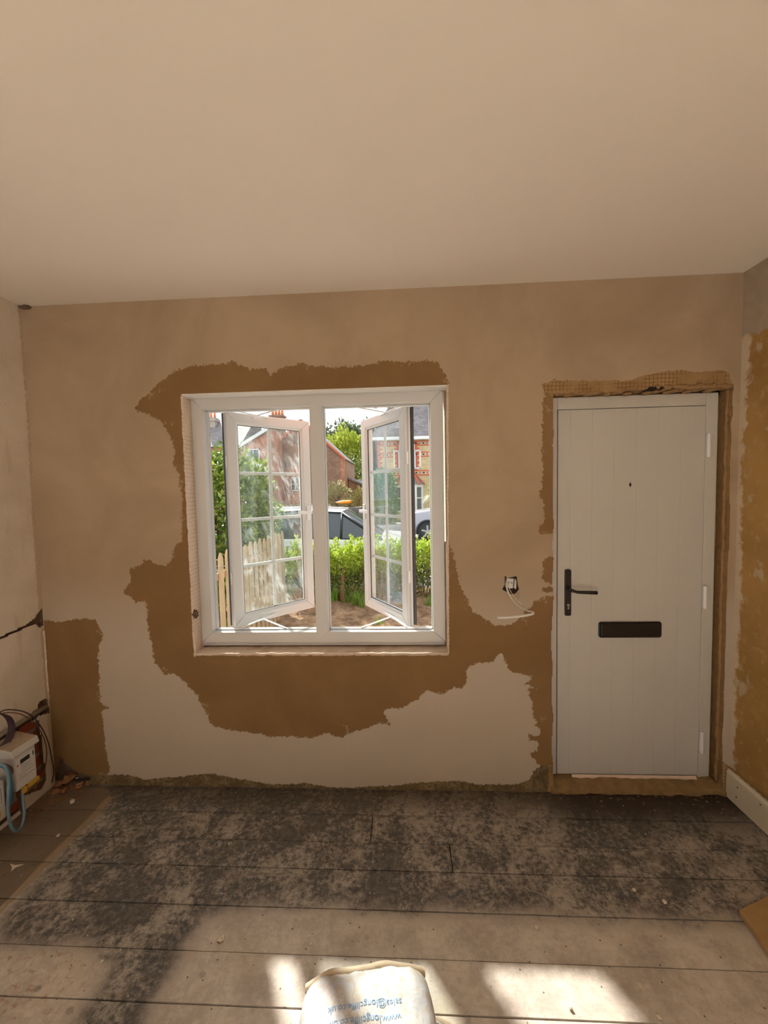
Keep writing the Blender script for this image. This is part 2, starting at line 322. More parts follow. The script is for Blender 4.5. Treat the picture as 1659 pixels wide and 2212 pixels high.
crack=[(-.6,.93),(-.235,.955),(-.11,.967),(-.055,.985),(-.03,1.012),(-.006,1.03),(-.004,.93),(-.03,.925),(-.05,.955),(-.11,.952),(-.24,.941),(-.6,.91)]
gap1=LW([(100,1508),(84,1518),(82,1530),(60,1548),(0,1592),(-60,1640),(-60,1665),(0,1612),(62,1566),(84,1546),(108,1540)])
brk=LW([(66,1562),(84,1556),(90,1600),(96,1650),(100,1668),(98,1690),(88,1706),(52,1718),(50,1745),(30,1760),(-80,1850),(-80,1650),(0,1605)])
lcs=[(crack,.02,1,1),(brk,.022,2,1),(gap1,.03,1,1)]
M_oldb=brick('old_dusty_brick',(.26,.06,.025),(.33,.09,.04),(.30,.24,.18),1,dirt=.5)
usl=np.concatenate([np.arange(YR,-.7,.05),np.arange(-.7,-.0,.008),[0]]); vsl=np.concatenate([np.arange(0,.62,.008),np.arange(.62,.9,.04),np.arange(.9,1.04,.006),np.arange(1.04,H,.04),[H]])
wl=relief('wall_left',lambda u,v,d:(XL-d,u,v),usl,vsl,lcs,{'sd_edge':[[(-.02,-.1),(0,-.1),(0,2.7),(-.02,2.7),(-.014,2.1),(-.026,1.5)]]},[leftmat(),M_hole,M_oldb],disp=lambda u,v:mn.noise(Vector((u*3,v*3,0)))*.004*min(1,abs(u)*8,(H-v)*8))
tag(wl,kind='structure')
v_=[]
mb=lip([(XL-.001,-.002,.5),(XL+.001,-.004,.9)],.005,11,.9); mb.build('ragged_plaster_edge',wl.data.materials[0],wl,True)
def rightmat():
    N=NT('stripped_ochre_wall'); v=N.obj(); s2=N.noise(v,3.2,6,.62); n1=N.noise(v,22,6,.65); sz=N.n('SeparateXYZ',{0:v})
    c=N.mix(N.rng(s2,.3,.7),(.36,.205,.062),(.47,.28,.09)); c=N.mix(N.math('MULTIPLY',N.rng(n1,.52,.68),.6),c,(.52,.35,.16))
    w=N.noise(N.map(v,(1,1.6,.8)),7,6,.7); c=N.mix(N.math('MULTIPLY',N.rng(w,.60,.66),.75),c,(.54,.45,.33))
    e=N.math('ADD',N.attr('sd_edge'),N.math('MULTIPLY',N.math('SUBTRACT',n1,.5),.10)); c=N.mix(N.rng(e,-.01,.01),c,N.mix(n1,(.60,.49,.35),(.70,.60,.46)))
    g=N.math('ADD',N.attr('sd_grey'),N.math('MULTIPLY',N.math('SUBTRACT',n1,.5),.12)); c=N.mix(N.rng(g,-.01,.01),c,N.mix(n1,(.33,.26,.19),(.50,.42,.33)))
    return N.bsdf(c,.85,N.bump(N.math('ADD',s2,n1),.35,.006))
wr_=relief('wall_right',lambda u,v,d:(XR+d,u,v),np.concatenate([np.arange(YR,-.4,.06),np.arange(-.4,0,.02),[0]]),np.concatenate([np.arange(0,H,.03),[H]]),[],
   {'sd_edge':[[(-.035,0),(.1,0),(.1,2.7),(-.03,2.7),(-.05,2.3),(-.02,1.7),(-.04,1.1),(-.02,.6)]],'sd_grey':[[(-.9,2.32),(.1,2.36),(.1,2.8),(-.9,2.8)]]},[rightmat()],disp=lambda u,v:mn.noise(Vector((u*3,v*3,9)))*.004*min(1,abs(u)*8,(H-v)*8))
tag(wr_,kind='structure')
M_plain=simple('painted_plaster',(.62,.52,.41),.9,.06,3,.2)
N=NT('ceiling_plaster'); v=N.obj(); f=N.noise(v,1.3,4); g=N.noise(v,35,4); M_ceil=N.bsdf(N.mix(f,(.78,.71,.62),(.83,.765,.68)),.9,N.bump(N.math('ADD',f,N.math('MULTIPLY',g,.12)),.25,.01))
cl=relief('ceiling',lambda u,v,d:(u,v,H+d),np.concatenate([np.arange(XL-.02,XR,.12),[XR+.02]]),np.concatenate([np.arange(YR,-.1,.12),[-.05,0.02]]),[],{},[M_ceil],disp=lambda u,v:mn.noise(Vector((u*.9,v*.9,4)))*.006*min(1,abs(v)*3)); tag(cl,kind='structure')
# ragged paint line where the ceiling meets the front wall
v_,f_=blob(.02,2,.6,3,2,(1.3,.8,.5),(XL+.03,-.01,H-.01)); MB().add(v_,f_).build('broken_corner',M_hole,cl,True)
rear=relief('wall_rear',lambda u,v,d:(u,YR-d,v),[XL,-1.5,1.1,XR],[0,.4,2.3,H],[([(-1.5,.4),(1.1,.4),(1.1,2.3),(-1.5,2.3)],None,0,2)],{},[M_plain,M_exb,M_plain],T=.12); tag(rear,kind='structure')
MB().box(XL-.35,XL-.06,YR-.12,.27,-.3,H+.1).build('outer_leaf',M_exb,wl); MB().box(XR+.03,XR+.3,YR-.12,.27,-.3,H+.1).build('outer_leaf',M_exb,wr_); MB().box(XL-.35,XR+.3,YR-.12,.27,H+.03,H+.2).build('roof_deck',M_plain,cl)
mb=MB()
for a_,b_,c_,d_ in ((-1.5,-1.43,.4,2.3),(1.03,1.1,.4,2.3),(-.24,-.17,.4,2.3),(-1.5,1.1,.4,.47),(-1.5,1.1,2.24,2.3)): mb.box(a_,b_,YR-.05,YR-.005,c_,d_)
rw=mb.build('assumed_rear_window',M_plain); tag(rw,kind='structure')  # assumed window, unseen; its opening is added to house the fill lamp
# --- floor boards ---------------------------------------------------
yb=[.14,-.012,-.166,-.320,-.452,-.609,-.763,-.905]
while yb[-1]>YR-.1: yb.append(yb[-1]-.152)
butts={2:[-.18],3:[.187],8:[.4],10:[-.6],12:[.9]}
FL=lambda L: pxw(L,2,0,0,1)
fdark=FL([(243,1700),(0,1985),(0,2036),(120,2042),(195,2046),(235,2090),(150,2212),(100,2300),(320,2300),(322,2200),(362,2120),(392,2080),(440,1985),(600,1956),(860,1968),(1250,1983),(1500,1992),(1720,1996),(1720,1680)])
fbrown=FL([(60,1660),(236,1706),(236,1722),(-120,2080),(-300,2000)])
fstrip=FL([(232,1720),(247,1720),(205,1768),(112,1862),(34,1940),(-30,2005),(-70,1990),(0,1962),(91,1862),(190,1766)])
def floormat():
    N=NT('worn_floorboards'); v=N.obj(); s=N.n('SeparateXYZ',{0:v})
    n1=N.noise(v,5.5,10,.72,.15); n2=N.noise(v,42,8,.8,.2); n3=N.noise(N.map(v,(1,7,1)),12,6,.65,.3); n4=N.noise(v,2.1,4,.6)
    pal=N.mix(N.rng(N.math('ADD',n1,N.math('MULTIPLY',N.math('SUBTRACT',n2,.5),.6)),.33,.66),(.45,.39,.33),(.70,.63,.545)); pal=N.mix(N.math('MULTIPLY',N.rng(n3,.45,.7),.5),pal,(.55,.48,.40)); pal=N.mix(N.math('MULTIPLY',N.rng(N.noise(N.map(v,(1,1.6,1),(7,2,0)),3.2,9,.75),.52,.68),.5),pal,(.33,.30,.275)); pal=N.mix(N.math('MULTIPLY',N.rng(n4,.52,.66),.45),pal,(.58,.48,.33))
    drk=N.mix(N.rng(n2,.35,.65),(.075,.070,.066),(.19,.175,.158)); lt=N.mix(n3,(.34,.295,.245),(.58,.52,.44))
    drk=N.mix(N.math('MULTIPLY',N.rng(N.math('ADD',N.math('ADD',n1,N.math('MULTIPLY',N.math('SUBTRACT',n4,.5),.7)),N.math('MULTIPLY',N.math('SUBTRACT',n2,.5),.9)),.42,.68),.88),drk,lt)
    drk=N.mix(N.math('MULTIPLY',N.rng(N.noise(N.map(v,(1,3,1),(3,1,0)),5,5,.7),.5,.7),.4),drk,(.12,.09,.06))
    j=N.math('MULTIPLY',N.math('SUBTRACT',n2,.5),.05)
    dm=N.rng(N.math('ADD',N.attr('sd_dark'),N.math('ADD',N.math('MULTIPLY',j,1.6),N.math('MULTIPLY',N.math('SUBTRACT',n1,.5),.30))),-.045,.045)
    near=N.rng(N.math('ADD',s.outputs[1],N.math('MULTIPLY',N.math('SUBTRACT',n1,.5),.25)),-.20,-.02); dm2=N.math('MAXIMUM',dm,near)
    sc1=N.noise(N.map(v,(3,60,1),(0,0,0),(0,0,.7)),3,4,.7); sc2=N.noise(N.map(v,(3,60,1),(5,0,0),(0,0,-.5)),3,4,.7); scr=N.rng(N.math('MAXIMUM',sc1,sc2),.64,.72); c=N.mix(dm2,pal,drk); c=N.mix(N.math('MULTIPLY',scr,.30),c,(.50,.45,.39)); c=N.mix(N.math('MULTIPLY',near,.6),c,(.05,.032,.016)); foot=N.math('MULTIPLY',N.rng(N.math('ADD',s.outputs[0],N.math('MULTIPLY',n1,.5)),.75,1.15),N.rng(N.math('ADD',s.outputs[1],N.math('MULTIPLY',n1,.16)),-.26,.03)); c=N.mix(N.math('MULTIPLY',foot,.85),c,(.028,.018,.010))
    rd=N.math('MULTIPLY',N.rng(N.noise(v,40,4,.7),.52,.66),N.rng(N.math('ADD',s.outputs[0],N.math('MULTIPLY',n1,.4)),-.75,-1.05)); c=N.mix(N.math('MULTIPLY',rd,N.math('MULTIPLY',.6,N.math('SUBTRACT',1,dm2))),c,(.34,.15,.09))
    br=N.rng(N.math('ADD',N.attr('sd_brown'),N.math('MULTIPLY',j,.15)),-.004,.004); c=N.mix(br,c,N.mix(n1,(.13,.095,.06),(.27,.21,.145)))
    stp=N.rng(N.math('ADD',N.attr('sd_strip'),N.math('MULTIPLY',j,.06)),-.003,.003); c=N.mix(N.math('MULTIPLY',stp,.85),c,N.mix(n2,(.30,.22,.14),(.40,.30,.20)))
    # drips and stains with hard outlines
    vo=N.n('TexVoronoi',{'Vector':N.map(v,(1,1.3,1)),'Scale':6.5,'Randomness':1.0}); sp=N.rng(N.math('ADD',vo.outputs[0],N.math('MULTIPLY',N.noise(v,14,3),.35)),.24,.27,1,0)
    c=N.mix(N.math('MULTIPLY',sp,.42),c,N.mix(N.rng(n4,.4,.6),(.30,.21,.12),(.10,.09,.08)))
    vo2=N.n('TexVoronoi',{'Vector':v,'Scale':19,'Randomness':1.0}); sp2=N.rng(N.math('ADD',vo2.outputs[0],N.math('MULTIPLY',n2,.2)),.16,.18,1,0); c=N.mix(N.math('MULTIPLY',sp2,.5),c,(.55,.50,.43))
    vo3=N.n('TexVoronoi',{'Vector':N.map(v,(1,1,1),(.3,.7,0)),'Scale':27,'Randomness':1.0}); sp3=N.rng(vo3.outputs[0],.07,.09,1,0); c=N.mix(N.math('MULTIPLY',sp3,.8),c,(.05,.035,.025))
    h=N.math('ADD',N.math('MULTIPLY',n3,.4),N.math('MULTIPLY',n2,.4))
    return N.bsdf(c,N.rng(n2,.3,.7,.5,.75),N.bump(h,.35,.003),Specular_IOR_Level=.35)
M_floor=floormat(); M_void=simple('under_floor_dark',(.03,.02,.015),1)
V=[];F=[]
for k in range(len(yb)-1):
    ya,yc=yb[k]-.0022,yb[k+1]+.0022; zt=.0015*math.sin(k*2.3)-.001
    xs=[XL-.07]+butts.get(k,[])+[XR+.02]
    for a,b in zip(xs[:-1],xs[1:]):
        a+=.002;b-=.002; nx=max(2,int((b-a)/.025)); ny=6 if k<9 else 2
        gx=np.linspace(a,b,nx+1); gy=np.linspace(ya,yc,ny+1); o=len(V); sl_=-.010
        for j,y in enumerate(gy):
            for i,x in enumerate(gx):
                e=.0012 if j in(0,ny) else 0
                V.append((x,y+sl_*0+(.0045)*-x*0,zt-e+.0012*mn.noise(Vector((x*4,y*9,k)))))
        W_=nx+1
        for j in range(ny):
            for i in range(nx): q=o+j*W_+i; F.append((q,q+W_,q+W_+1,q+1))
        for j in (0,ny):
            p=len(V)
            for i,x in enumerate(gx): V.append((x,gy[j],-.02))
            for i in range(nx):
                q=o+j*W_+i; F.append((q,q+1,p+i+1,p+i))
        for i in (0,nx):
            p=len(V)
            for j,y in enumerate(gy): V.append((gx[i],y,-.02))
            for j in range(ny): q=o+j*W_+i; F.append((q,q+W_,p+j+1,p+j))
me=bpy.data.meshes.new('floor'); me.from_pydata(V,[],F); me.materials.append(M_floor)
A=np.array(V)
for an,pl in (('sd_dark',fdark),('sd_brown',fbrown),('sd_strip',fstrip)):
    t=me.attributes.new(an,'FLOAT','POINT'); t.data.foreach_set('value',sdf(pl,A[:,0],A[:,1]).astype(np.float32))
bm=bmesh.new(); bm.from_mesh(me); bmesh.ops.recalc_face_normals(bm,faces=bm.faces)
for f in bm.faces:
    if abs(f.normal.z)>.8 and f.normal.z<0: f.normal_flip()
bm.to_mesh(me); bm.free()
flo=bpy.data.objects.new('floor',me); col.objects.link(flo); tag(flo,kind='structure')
MB().box(XL-.3,XR+.3,YR-.1,.2,-.06,-.02).build('subfloor',M_void,flo)
# --- skirting on the right ------------------------------------------
M_cream=simple('cream_gloss_paint',(.68,.61,.48),.4,.08,6,.2)
mb=MB(); mb.prism([(XR-.022,0.0),(XR-.022,.135),(XR-.014,.150),(XR-.002,.152),(XR,0.0)],-.005,YR+.01,1)
bb=mb.build('baseboard_right',M_cream,bevel=.002); tag(bb,kind='structure')
mb=MB()
for i in range(30): v_,f_=blob(.010,1,.5,2,i,(.5,1.6,.5),(XR-.007,-.02-i*.03,.157)); mb.add(v_,f_)
mb.build('broken_mortar_line',M_rawb,bb,True)
mb=MB()
for y,z in ((-.075,.10),(-.07,.045),(-.2,.115)): mb.cyl((XR-.0225,y,z),(XR-.0215,y-.0,z),.004,n=8)
mb.build('nail_hole',M_void,bb)
# ================================================================ WINDOW
M_upvc=simple('white_upvc',(.63,.62,.60),.32,.03,3,.03)
M_gasket=simple('black_rubber_gasket',(.02,.02,.022),.6)
M_groove=simple('grey_upvc_groove',(.42,.42,.41),.4)
M_wmetal=simple('white_painted_steel',(.8,.8,.8),.35,.05)
win=empty('window_1',(-.47,.12,.79),kind='structure')
FX0,FX1,FZ0,FZ1=-1.170,.228,.789,2.184; IX0,IX1,IZ0,IZ1=-1.1014,.1603,.8508,2.1163; MX0,MX1=-.5013,-.4309; Y0,Y1=.09,.16
fr=MB(); g=.0012
fr.prism([(FX0,FZ1),(FX1,FZ1),(IX1+g,IZ1),(IX0-g,IZ1)],Y0,Y1)
fr.prism([(FX0,FZ0),(FX1,FZ0),(IX1+g,IZ0),(IX0-g,IZ0)],Y0,Y1)
fr.prism([(FX0,FZ0+g),(IX0,IZ0+g*0),(IX0,IZ1),(FX0,FZ1-g)],Y0,Y1)
fr.prism([(FX1,FZ0+g),(IX1,IZ0),(IX1,IZ1),(FX1,FZ1-g)],Y0,Y1)
mc=(MX0+MX1)/2; fr.prism([(MX0,IZ0),(mc,IZ0-.034),(MX1,IZ0),(MX1,IZ1),(mc,IZ1+.034),(MX0,IZ1)],Y0-.0006,Y1)
fo=fr.build('window_frame',M_upvc,win,bevel=.003)
mb=MB(); r=.012   # rebate steps inside the two openings
for a,b in ((IX0,MX0),(MX1,IX1)):
    mb.box(a-.001,a+r*.4,Y1-.03,Y1,IZ0,IZ1); mb.box(b-r*.4,b+.001,Y1-.03,Y1,IZ0,IZ1); mb.box(a,b,Y1-.03,Y1,IZ0-.001,IZ0+r*.4); mb.box(a,b,Y1-.03,Y1,IZ1-r*.4,IZ1+.001)
mb.build('frame_rebate',M_upvc,fo)
MB().box(FX0+.004,FX1-.006,.094,.165,.772,.789).build('sill_extension',M_upvc,win,bevel=.003)
MB().box(FX0-.02,FX1+.03,.165,.32,.765,.785).build('outer_sill',M_upvc,win,bevel=.004)
def glassmat(name,smear,seed,rot):
    N=NT(name); v=N.obj(); G_=N.n('NewGeometry'); dt=N.n('VectorMath',{0:G_.outputs['Incoming'],1:G_.outputs['Normal']},operation='DOT_PRODUCT').outputs['Value']; fre=N.math('ADD',.035,N.math('MULTIPLY',N.math('POWER',N.math('SUBTRACT',1,N.math('ABSOLUTE',dt),clamp=True),5),.9))
    tr=N.n('BsdfTransparent',{'Color':(.965,.985,.98)}); gl=N.n('BsdfGlossy',{'Color':(1,1,1),'Roughness':.02}); 
    m1=N.n('MixShader',{0:N.math('MULTIPLY',fre,.8,clamp=True),1:tr.outputs[0],2:gl.outputs[0]})
    w=N.map(v,(1,1,1),(seed,0,0),(0,rot,0)); a=N.noise(N.map(w,(9,9,1.1)),2.2,6,.62,1.4); b=N.noise(v,2.6,4,.6,1.2); c=N.noise(w,17,5,.7,2.5)
    s=N.math('MULTIPLY',N.rng(a,.48,.70),N.rng(b,.40,.62)); s=N.math('ADD',N.math('MULTIPLY',s,.85),N.math('MULTIPLY',N.rng(c,.55,.72),N.math('MULTIPLY',N.rng(b,.45,.65),.45)))
    s=N.math('ADD',N.math('MULTIPLY',s,smear),.007,clamp=True)
    tl=N.n('BsdfTranslucent',{'Color':(.86,.9,.92)}); df=N.n('BsdfDiffuse',{'Color':(.86,.9,.92)}); ds=N.n('MixShader',{0:.5,1:df.outputs[0],2:tl.outputs[0]})
    m2=N.n('MixShader',{0:s,1:m1.outputs[0],2:ds.outputs[0]}); N.t.links.new(m2.outputs[0],N.out.inputs[0]); return N.m
def sash(P0,P1,Z0,Z1,gm,side):
    """opened casement; P0 hinge corner, P1 free corner of its inner face (plan); side=+1 when outside lies to the left of P0->P1"""
    P0,P1=Vector((*P0,0)),Vector((*P1,0)); u=(P1-P0).normalized(); n=Vector((-u.y,u.x,0))*side; w=(P1-P0).length; h=Z1-Z0
    T=Matrix.Identity(4)
    for i in range(3): T[i][0]=u[i]; T[i][1]=n[i]; T[i][2]=(0,0,1)[i]; T[i][3]=P0[i]
    T[2][3]=Z0
    c=MB(); c.T=T; t=.062; a=.056
    for pl in ([(0,0),(w,0),(w-a,a),(a,a)],[(0,h),(w,h),(w-a,h-a),(a,h-a)],[(0,.001),(a,a+.0005),(a,h-a),(0,h-.001)],[(w,.001),(w-a,a),(w-a,h-a),(w,h-.001)]): c.prism(pl,.0,t)
    s=c.build('sash',M_upvc,win,bevel=.004)
    b=MB(); b.T=T; e=.016   # sloped glazing bead
    for pl,q in (([(a,a),(w-a,a),(w-a-e,a+e),(a+e,a+e)],0),([(a,h-a),(w-a,h-a),(w-a-e,h-a-e),(a+e,h-a-e)],0),([(a,a),(a+e,a+e),(a+e,h-a-e),(a,h-a)],0),([(w-a,a),(w-a-e,a+e),(w-a-e,h-a-e),(w-a,h-a)],0)):
        vs_=[(p[0],.004 if i in(0,1) else .014,p[1]) for i,p in enumerate(pl)]; 
        vs_=[(p[0],.003 if (abs(p[0]-a)<1e-6 or abs(p[0]-w+a)<1e-6 or abs(p[1]-a)<1e-6 or abs(p[1]-h+a)<1e-6) else .016,p[1]) for p in pl]
        vs_+=[(p[0],.022,p[1]) for p in pl]; b.add(vs_,[(0,1,2,3),(4,5,6,7),(0,1,5,4),(1,2,6,5),(2,3,7,6),(3,0,4,7)])
    b.build('glazing_bead',M_upvc,s)
    q=MB(); q.T=T; k=a+e
    for x0,x1,z0,z1 in ((k-.003,k,k,h-k),(w-k,w-k+.003,k,h-k),(k,w-k,k-.003,k),(k,w-k,h-k,h-k+.003)): q.box(x0,x1,.014,.020,z0,z1)
    q.box(-.0015,.003,t-.020,t-.006,.004,h-.004); q.box(-.0015,0.003,t-.004,t+.004,.0,h)
    q.build('gasket',M_gasket,s)
    gr=MB(); gr.T=T; gr.box(-.001,.001,.018,.030,.004,h-.004); gr.build('hardware_groove',M_groove,s)
    G=MB(); G.T=T; G.box(k-.008,w-k+.008,.0205,.0245,k-.008,h-k+.008); G.build('glass_pane',gm,s)
    G=MB(); G.T=T; G.box(k-.008,w-k+.008,.0440,.0480,k-.008,h-k+.008); G.build('glass_pane',gm,s)
    B=MB(); B.T=T; bw=.010
    B.box(w/2-bw,w/2+bw,.029,.039,k,h-k)
    for i in (1,2,3): z=k+(h-2*k)*i/4; B.box(k,w-k,.0285,.0395,z-bw,z+bw)
    B.build('grille',M_upvc,s,bevel=.003)
    hm=MB(); hm.T=T; zc=h*.52   # espagnolette handle
    hm.box(w-.042,w-.016,-.008,0,zc-.055,zc+.045); hm.cyl((w-.029,-.030,zc),(w-.029,0,zc),.011); hm.box(w-.125,w-.020,-.040,-.028,zc-.010,zc+.010)
    hm.build('handle',M_wmetal,s,bevel=.003)
    kp=MB(); kp.T=T
    for z in (h*.23,h*.77): kp.box(-.004,0,.008,.022,z-.035,z+.035); kp.cyl((-.005,.015,z-.025),(-.0035,.015,z-.025),.004); kp.cyl((-.005,.015,z+.025),(-.0035,.015,z+.025),.004)
    kp.build('hinge_guard',M_wmetal,s,bevel=.001)
    return u,n
uL,nL=sash((-1.020,.200),(-.626,.600),.838,2.125,glassmat('smeared_glass',.24,1,.45),1)
uR,nR=sash((.018,.200),(-.278,.640),.838,2.125,glassmat('streaked_glass',.15,4,-.12),-1)
def stay(x0,dirx,P0,u,z):
    mb=MB(); a=Vector((x0,.135,z)); P=Vector((*P0,z))
    def bar(p,q,w_=.011):
        d=(q-p).normalized(); s_=Vector((-d.y,d.x,0))*w_; mb.add([tuple(p+s_),tuple(q+s_),tuple(q-s_),tuple(p-s_)]+[tuple(v+Vector((0,0,.004))) for v in (p+s_,q+s_,q-s_,p-s_)],[(0,1,2,3),(4,7,6,5),(0,4,5,1),(1,5,6,2),(2,6,7,3),(3,7,4,0)])
    bar(a+Vector((dirx*.00,0,0)),a+Vector((dirx*.36,0,0)),.009)
    bar(a+Vector((dirx*.40,.0,.004)),P+u*.16+Vector((0,0,.004)),.006)
    bar(a+Vector((dirx*.14,.0,.008)),P+u*.27+Vector((0,0,.008)),.006)
    mb.build('friction_stay',M_wmetal,win)
stay(-1.09,1,(-1.02,.205),uL,.853); stay(-1.09,1,(-1.02,.205),uL,2.106)
stay(.15,-1,(.018,.205),uR,.853); stay(.15,-1,(.018,.205),uR,2.106)
# ================================================================ DOOR
N=NT('white_woodgrain_door'); v=N.obj(); gz=N.noise(N.map(v,(90,1,1.2)),3,5,.6); f=N.noise(v,3,4)
M_door=N.bsdf(N.mix(f,(.53,.505,.455),(.57,.545,.495)),.45,N.bump(gz,.35,.0015))
M_blk=simple('black_powder_coat',(.012,.011,.010),.35,.2,30,.1); M_chr=simple('satin_nickel',(.55,.53,.5),.3,.1,20,.1,1)
door=empty('door_1',(1.2,.09,.06),kind='structure')
DX0,DX1,DZ1=.7792,1.6365,2.1113; LX0,LX1,LZ0,LZ1=.8263,1.5737,.059,2.044; D0=.06
mb=MB(); mb.box(DX0,LX0-.0035,D0,.13,.055,DZ1); mb.box(LX1+.0035,DX1,D0,.13,.045,DZ1); mb.box(LX0-.0035,LX1+.0035,D0,.13,LZ1+.0035,DZ1)
df_=mb.build('door_frame',simple('door_frame_paint',(.575,.545,.485),.4,.04),door,bevel=.004)
MB().box(LX0-.01,LX1+.01,D0+.03,.13,.01,LZ0+.001).build('threshold',M_wmetal,df_,bevel=.002)
MB().box(LX0-.004,LX1+.004,D0+.018,D0+.026,LZ0,LZ1+.004).build('seal',M_gasket,df_)
mb=MB(); wl_=LX1-LX0; ns=6; gap=.0005; x=LX0; e=[LX0,LX0+.064]+[LX0+.064+.1125*i for i in range(1,6)]+[LX1]
for i in range(len(e)-1): mb.box(e[i]+(.0 if i==0 else gap/2),e[i+1]-(0 if i==len(e)-2 else gap/2),D0-.001,D0+.005,LZ0,LZ1)
mb.box(LX0+.0005,LX1-.0005,D0+.0002,D0+.045,LZ0+.0005,LZ1-.0005)
leaf_mb=mb
mb=MB(); mb.box(DX1-.01,1.72,.085,.22,-.02,2.2); mb.box(.72,DX0+.01,.085,.22,-.02,2.2); mb.box(.72,1.72,.085,.22,DZ1-.01,2.2); mb.box(.72,1.72,.135,.22,-.02,.06); mb.build('gap_filler',M_rawb,door)
mb=leaf_mb
leaf=mb.build('door_leaf',M_door,door,bevel=.0006,bseg=1)
h=MB(); h.prism([(.861,.955),(.866,.950),(.889,.950),(.894,.955),(.894,1.194),(.889,1.200),(.866,1.200),(.861,1.194)],D0-.012,D0-.001)
hd=h.build('handle',M_blk,leaf,bevel=.0015)
mb=MB(); mb.cyl((.8775,D0-.012,1.098),(.8775,D0-.045,1.098),.0095); mb.tube([(.8775,D0-.048,1.098),(.893,D0-.051,1.094),(.91,D0-.052,1.089),(.96,D0-.052,1.087),(1.008,D0-.052,1.085)],lambda t:.0085 if t<.25 else (.0055+.0045*t),10,res=4)
mb.build('lever',M_blk,leaf,True)
mb=MB(); mb.cyl((.8775,D0-.0145,1.008),(.8775,D0-.011,1.008),.0075); mb.box(.8735,.8815,D0-.0145,D0-.011,.987,1.006); mb.build('key_cylinder',M_chr,leaf)
def rr(x0,x1,z0,z1,r):
    P=[]
    for cx_,cz,a0 in ((x1-r,z1-r,0),(x0+r,z1-r,90),(x0+r,z0+r,180),(x1-r,z0+r,270)):
        for k in range(4): t=math.radians(a0+30*k); P.append((cx_+r*math.cos(t),cz+r*math.sin(t)))
    return P
lb=MB().prism(rr(1.041,1.367,.828,.914,.012),D0-.010,D0-.001).build('letterbox',M_blk,leaf,bevel=.002)
MB().prism(rr(1.050,1.358,.838,.906,.004),D0-.018,D0-.009).build('flap',M_blk,leaf,bevel=.003)
mb=MB(); mb.prism([(1.1915,1.646),(1.199,1.660),(1.206,1.646),(1.199,1.632)],D0-.0025,D0-.001); mb.build('spyhole',M_blk,leaf,bevel=.001)
for z in (1.84,1.045,.253):
    mb=MB(); mb.prism(rr(1.576,1.592,z-.058,z+.058,.004),D0-.016,D0); mb.cyl((1.584,D0-.010,z-.060),(1.584,D0-.010,z+.060),.009,n=12); mb.build('hinge',M_wmetal,df_,bevel=.001)
# mortar ledge under the door
mb=MB(); 
nx,ny=60,6; V=[];F=[]
for prof in range(1):
    for i in range(nx+1):
        x=.765+(1.675-.765)*i/nx
        sec=[(-.012,.0),(-.010,.022),(.004,.036),(.035,.046),(.062,.052),(.10,.054)]
        for (y,z) in sec: q=mn.noise(Vector((x*22,y*20,z*20))); V.append((x,y+.008*q,max(0,z+.010*mn.noise(Vector((x*9,y*9,4)))+.003*q)))
    k=6
    for i in range(nx):
        for j in range(k-1): F.append((i*k+j,(i+1)*k+j,(i+1)*k+j+1,i*k+j+1))
mb.add(V,F); ledge=mb.build('door_step_mortar',[simple('rough_step_mortar',(.24,.15,.06),.95,.5,22,1,bd=.01)],door,True); ledge['label']='crumbling brown mortar strip'
V=[];F=[]
for i in range(61):
    x=.90+.66*i/60; t=.010+.006*mn.noise(Vector((x*15,0,1)))
    for (y,z) in ((.050,.064),(.046,.0585),(.042+.002*math.sin(i),.0585-t)): V.append((x,y,z))
for i in range(60):
    for j in range(2): F.append((i*3+j,i*3+3+j,i*3+4+j,i*3+j+1))
MB().add(V,F).build('pale_mortar_bead',M_rev,door,True)
# ================================================================ SOCKET BOX + CABLES
sb=empty('socket_back_box',(.56,.045,1.13),'small white plastic back box sunk in the broken hole right of the window','back box')
M_wp=simple('white_plastic_dusty',(.72,.69,.64),.5,.15,30,.2)
mb=MB(); mb.prism([(.541,1.112),(.578,1.108),(.583,1.162),(.545,1.166)],.020,.048,1); mb.build('box_body',M_wp,sb,bevel=.002)
mb=MB(); mb.prism([(.583,1.112),(.594,1.104),(.596,1.150),(.588,1.162)],.016,.045,1); mb.build('side_flange',M_wp,sb,bevel=.002)
mb=MB(); mb.cyl((.556,.0185,1.141),(.556,.0205,1.141),.003); mb.cyl((.572,.0185,1.139),(.572,.0205,1.139),.003); mb.build('screw_hole',M_blk,sb)
M_wc=simple('white_cable_sheath',(.82,.80,.75),.35,.05)
def Q(px,py,d): q=at(px,py,1,-d); return (q.x,q.y,q.z)
mb=MB(); mb.tube([Q(1093,1257,-.03),Q(1094,1268,-.005),Q(1099,1281,.02),Q(1108,1296,.05),Q(1120,1308,.10),Q(1138,1319,.16),Q(1148,1321,.20),Q(1152,1323,.215),Q(1148,1327,.225),Q(1125,1331,.24),Q(1095,1334,.26),Q(1074,1334,.27)],.0033,10,flat=1.7,res=6)
tag(mb.build('flat_cable',M_wc,None,True),'flat white electrical cable hooking down out of the wall hole','cable')
mb=MB(); mb.tube([Q(1097,1256,-.02),Q(1100,1271,.01),Q(1108,1285,.03),Q(1118,1297,.05),Q(1128,1304,.06)],.0014,6,res=5)
tag(mb.build('thin_wire',M_wc,None,True),'thin short white wire beside the flat cable at the wall hole','wire')
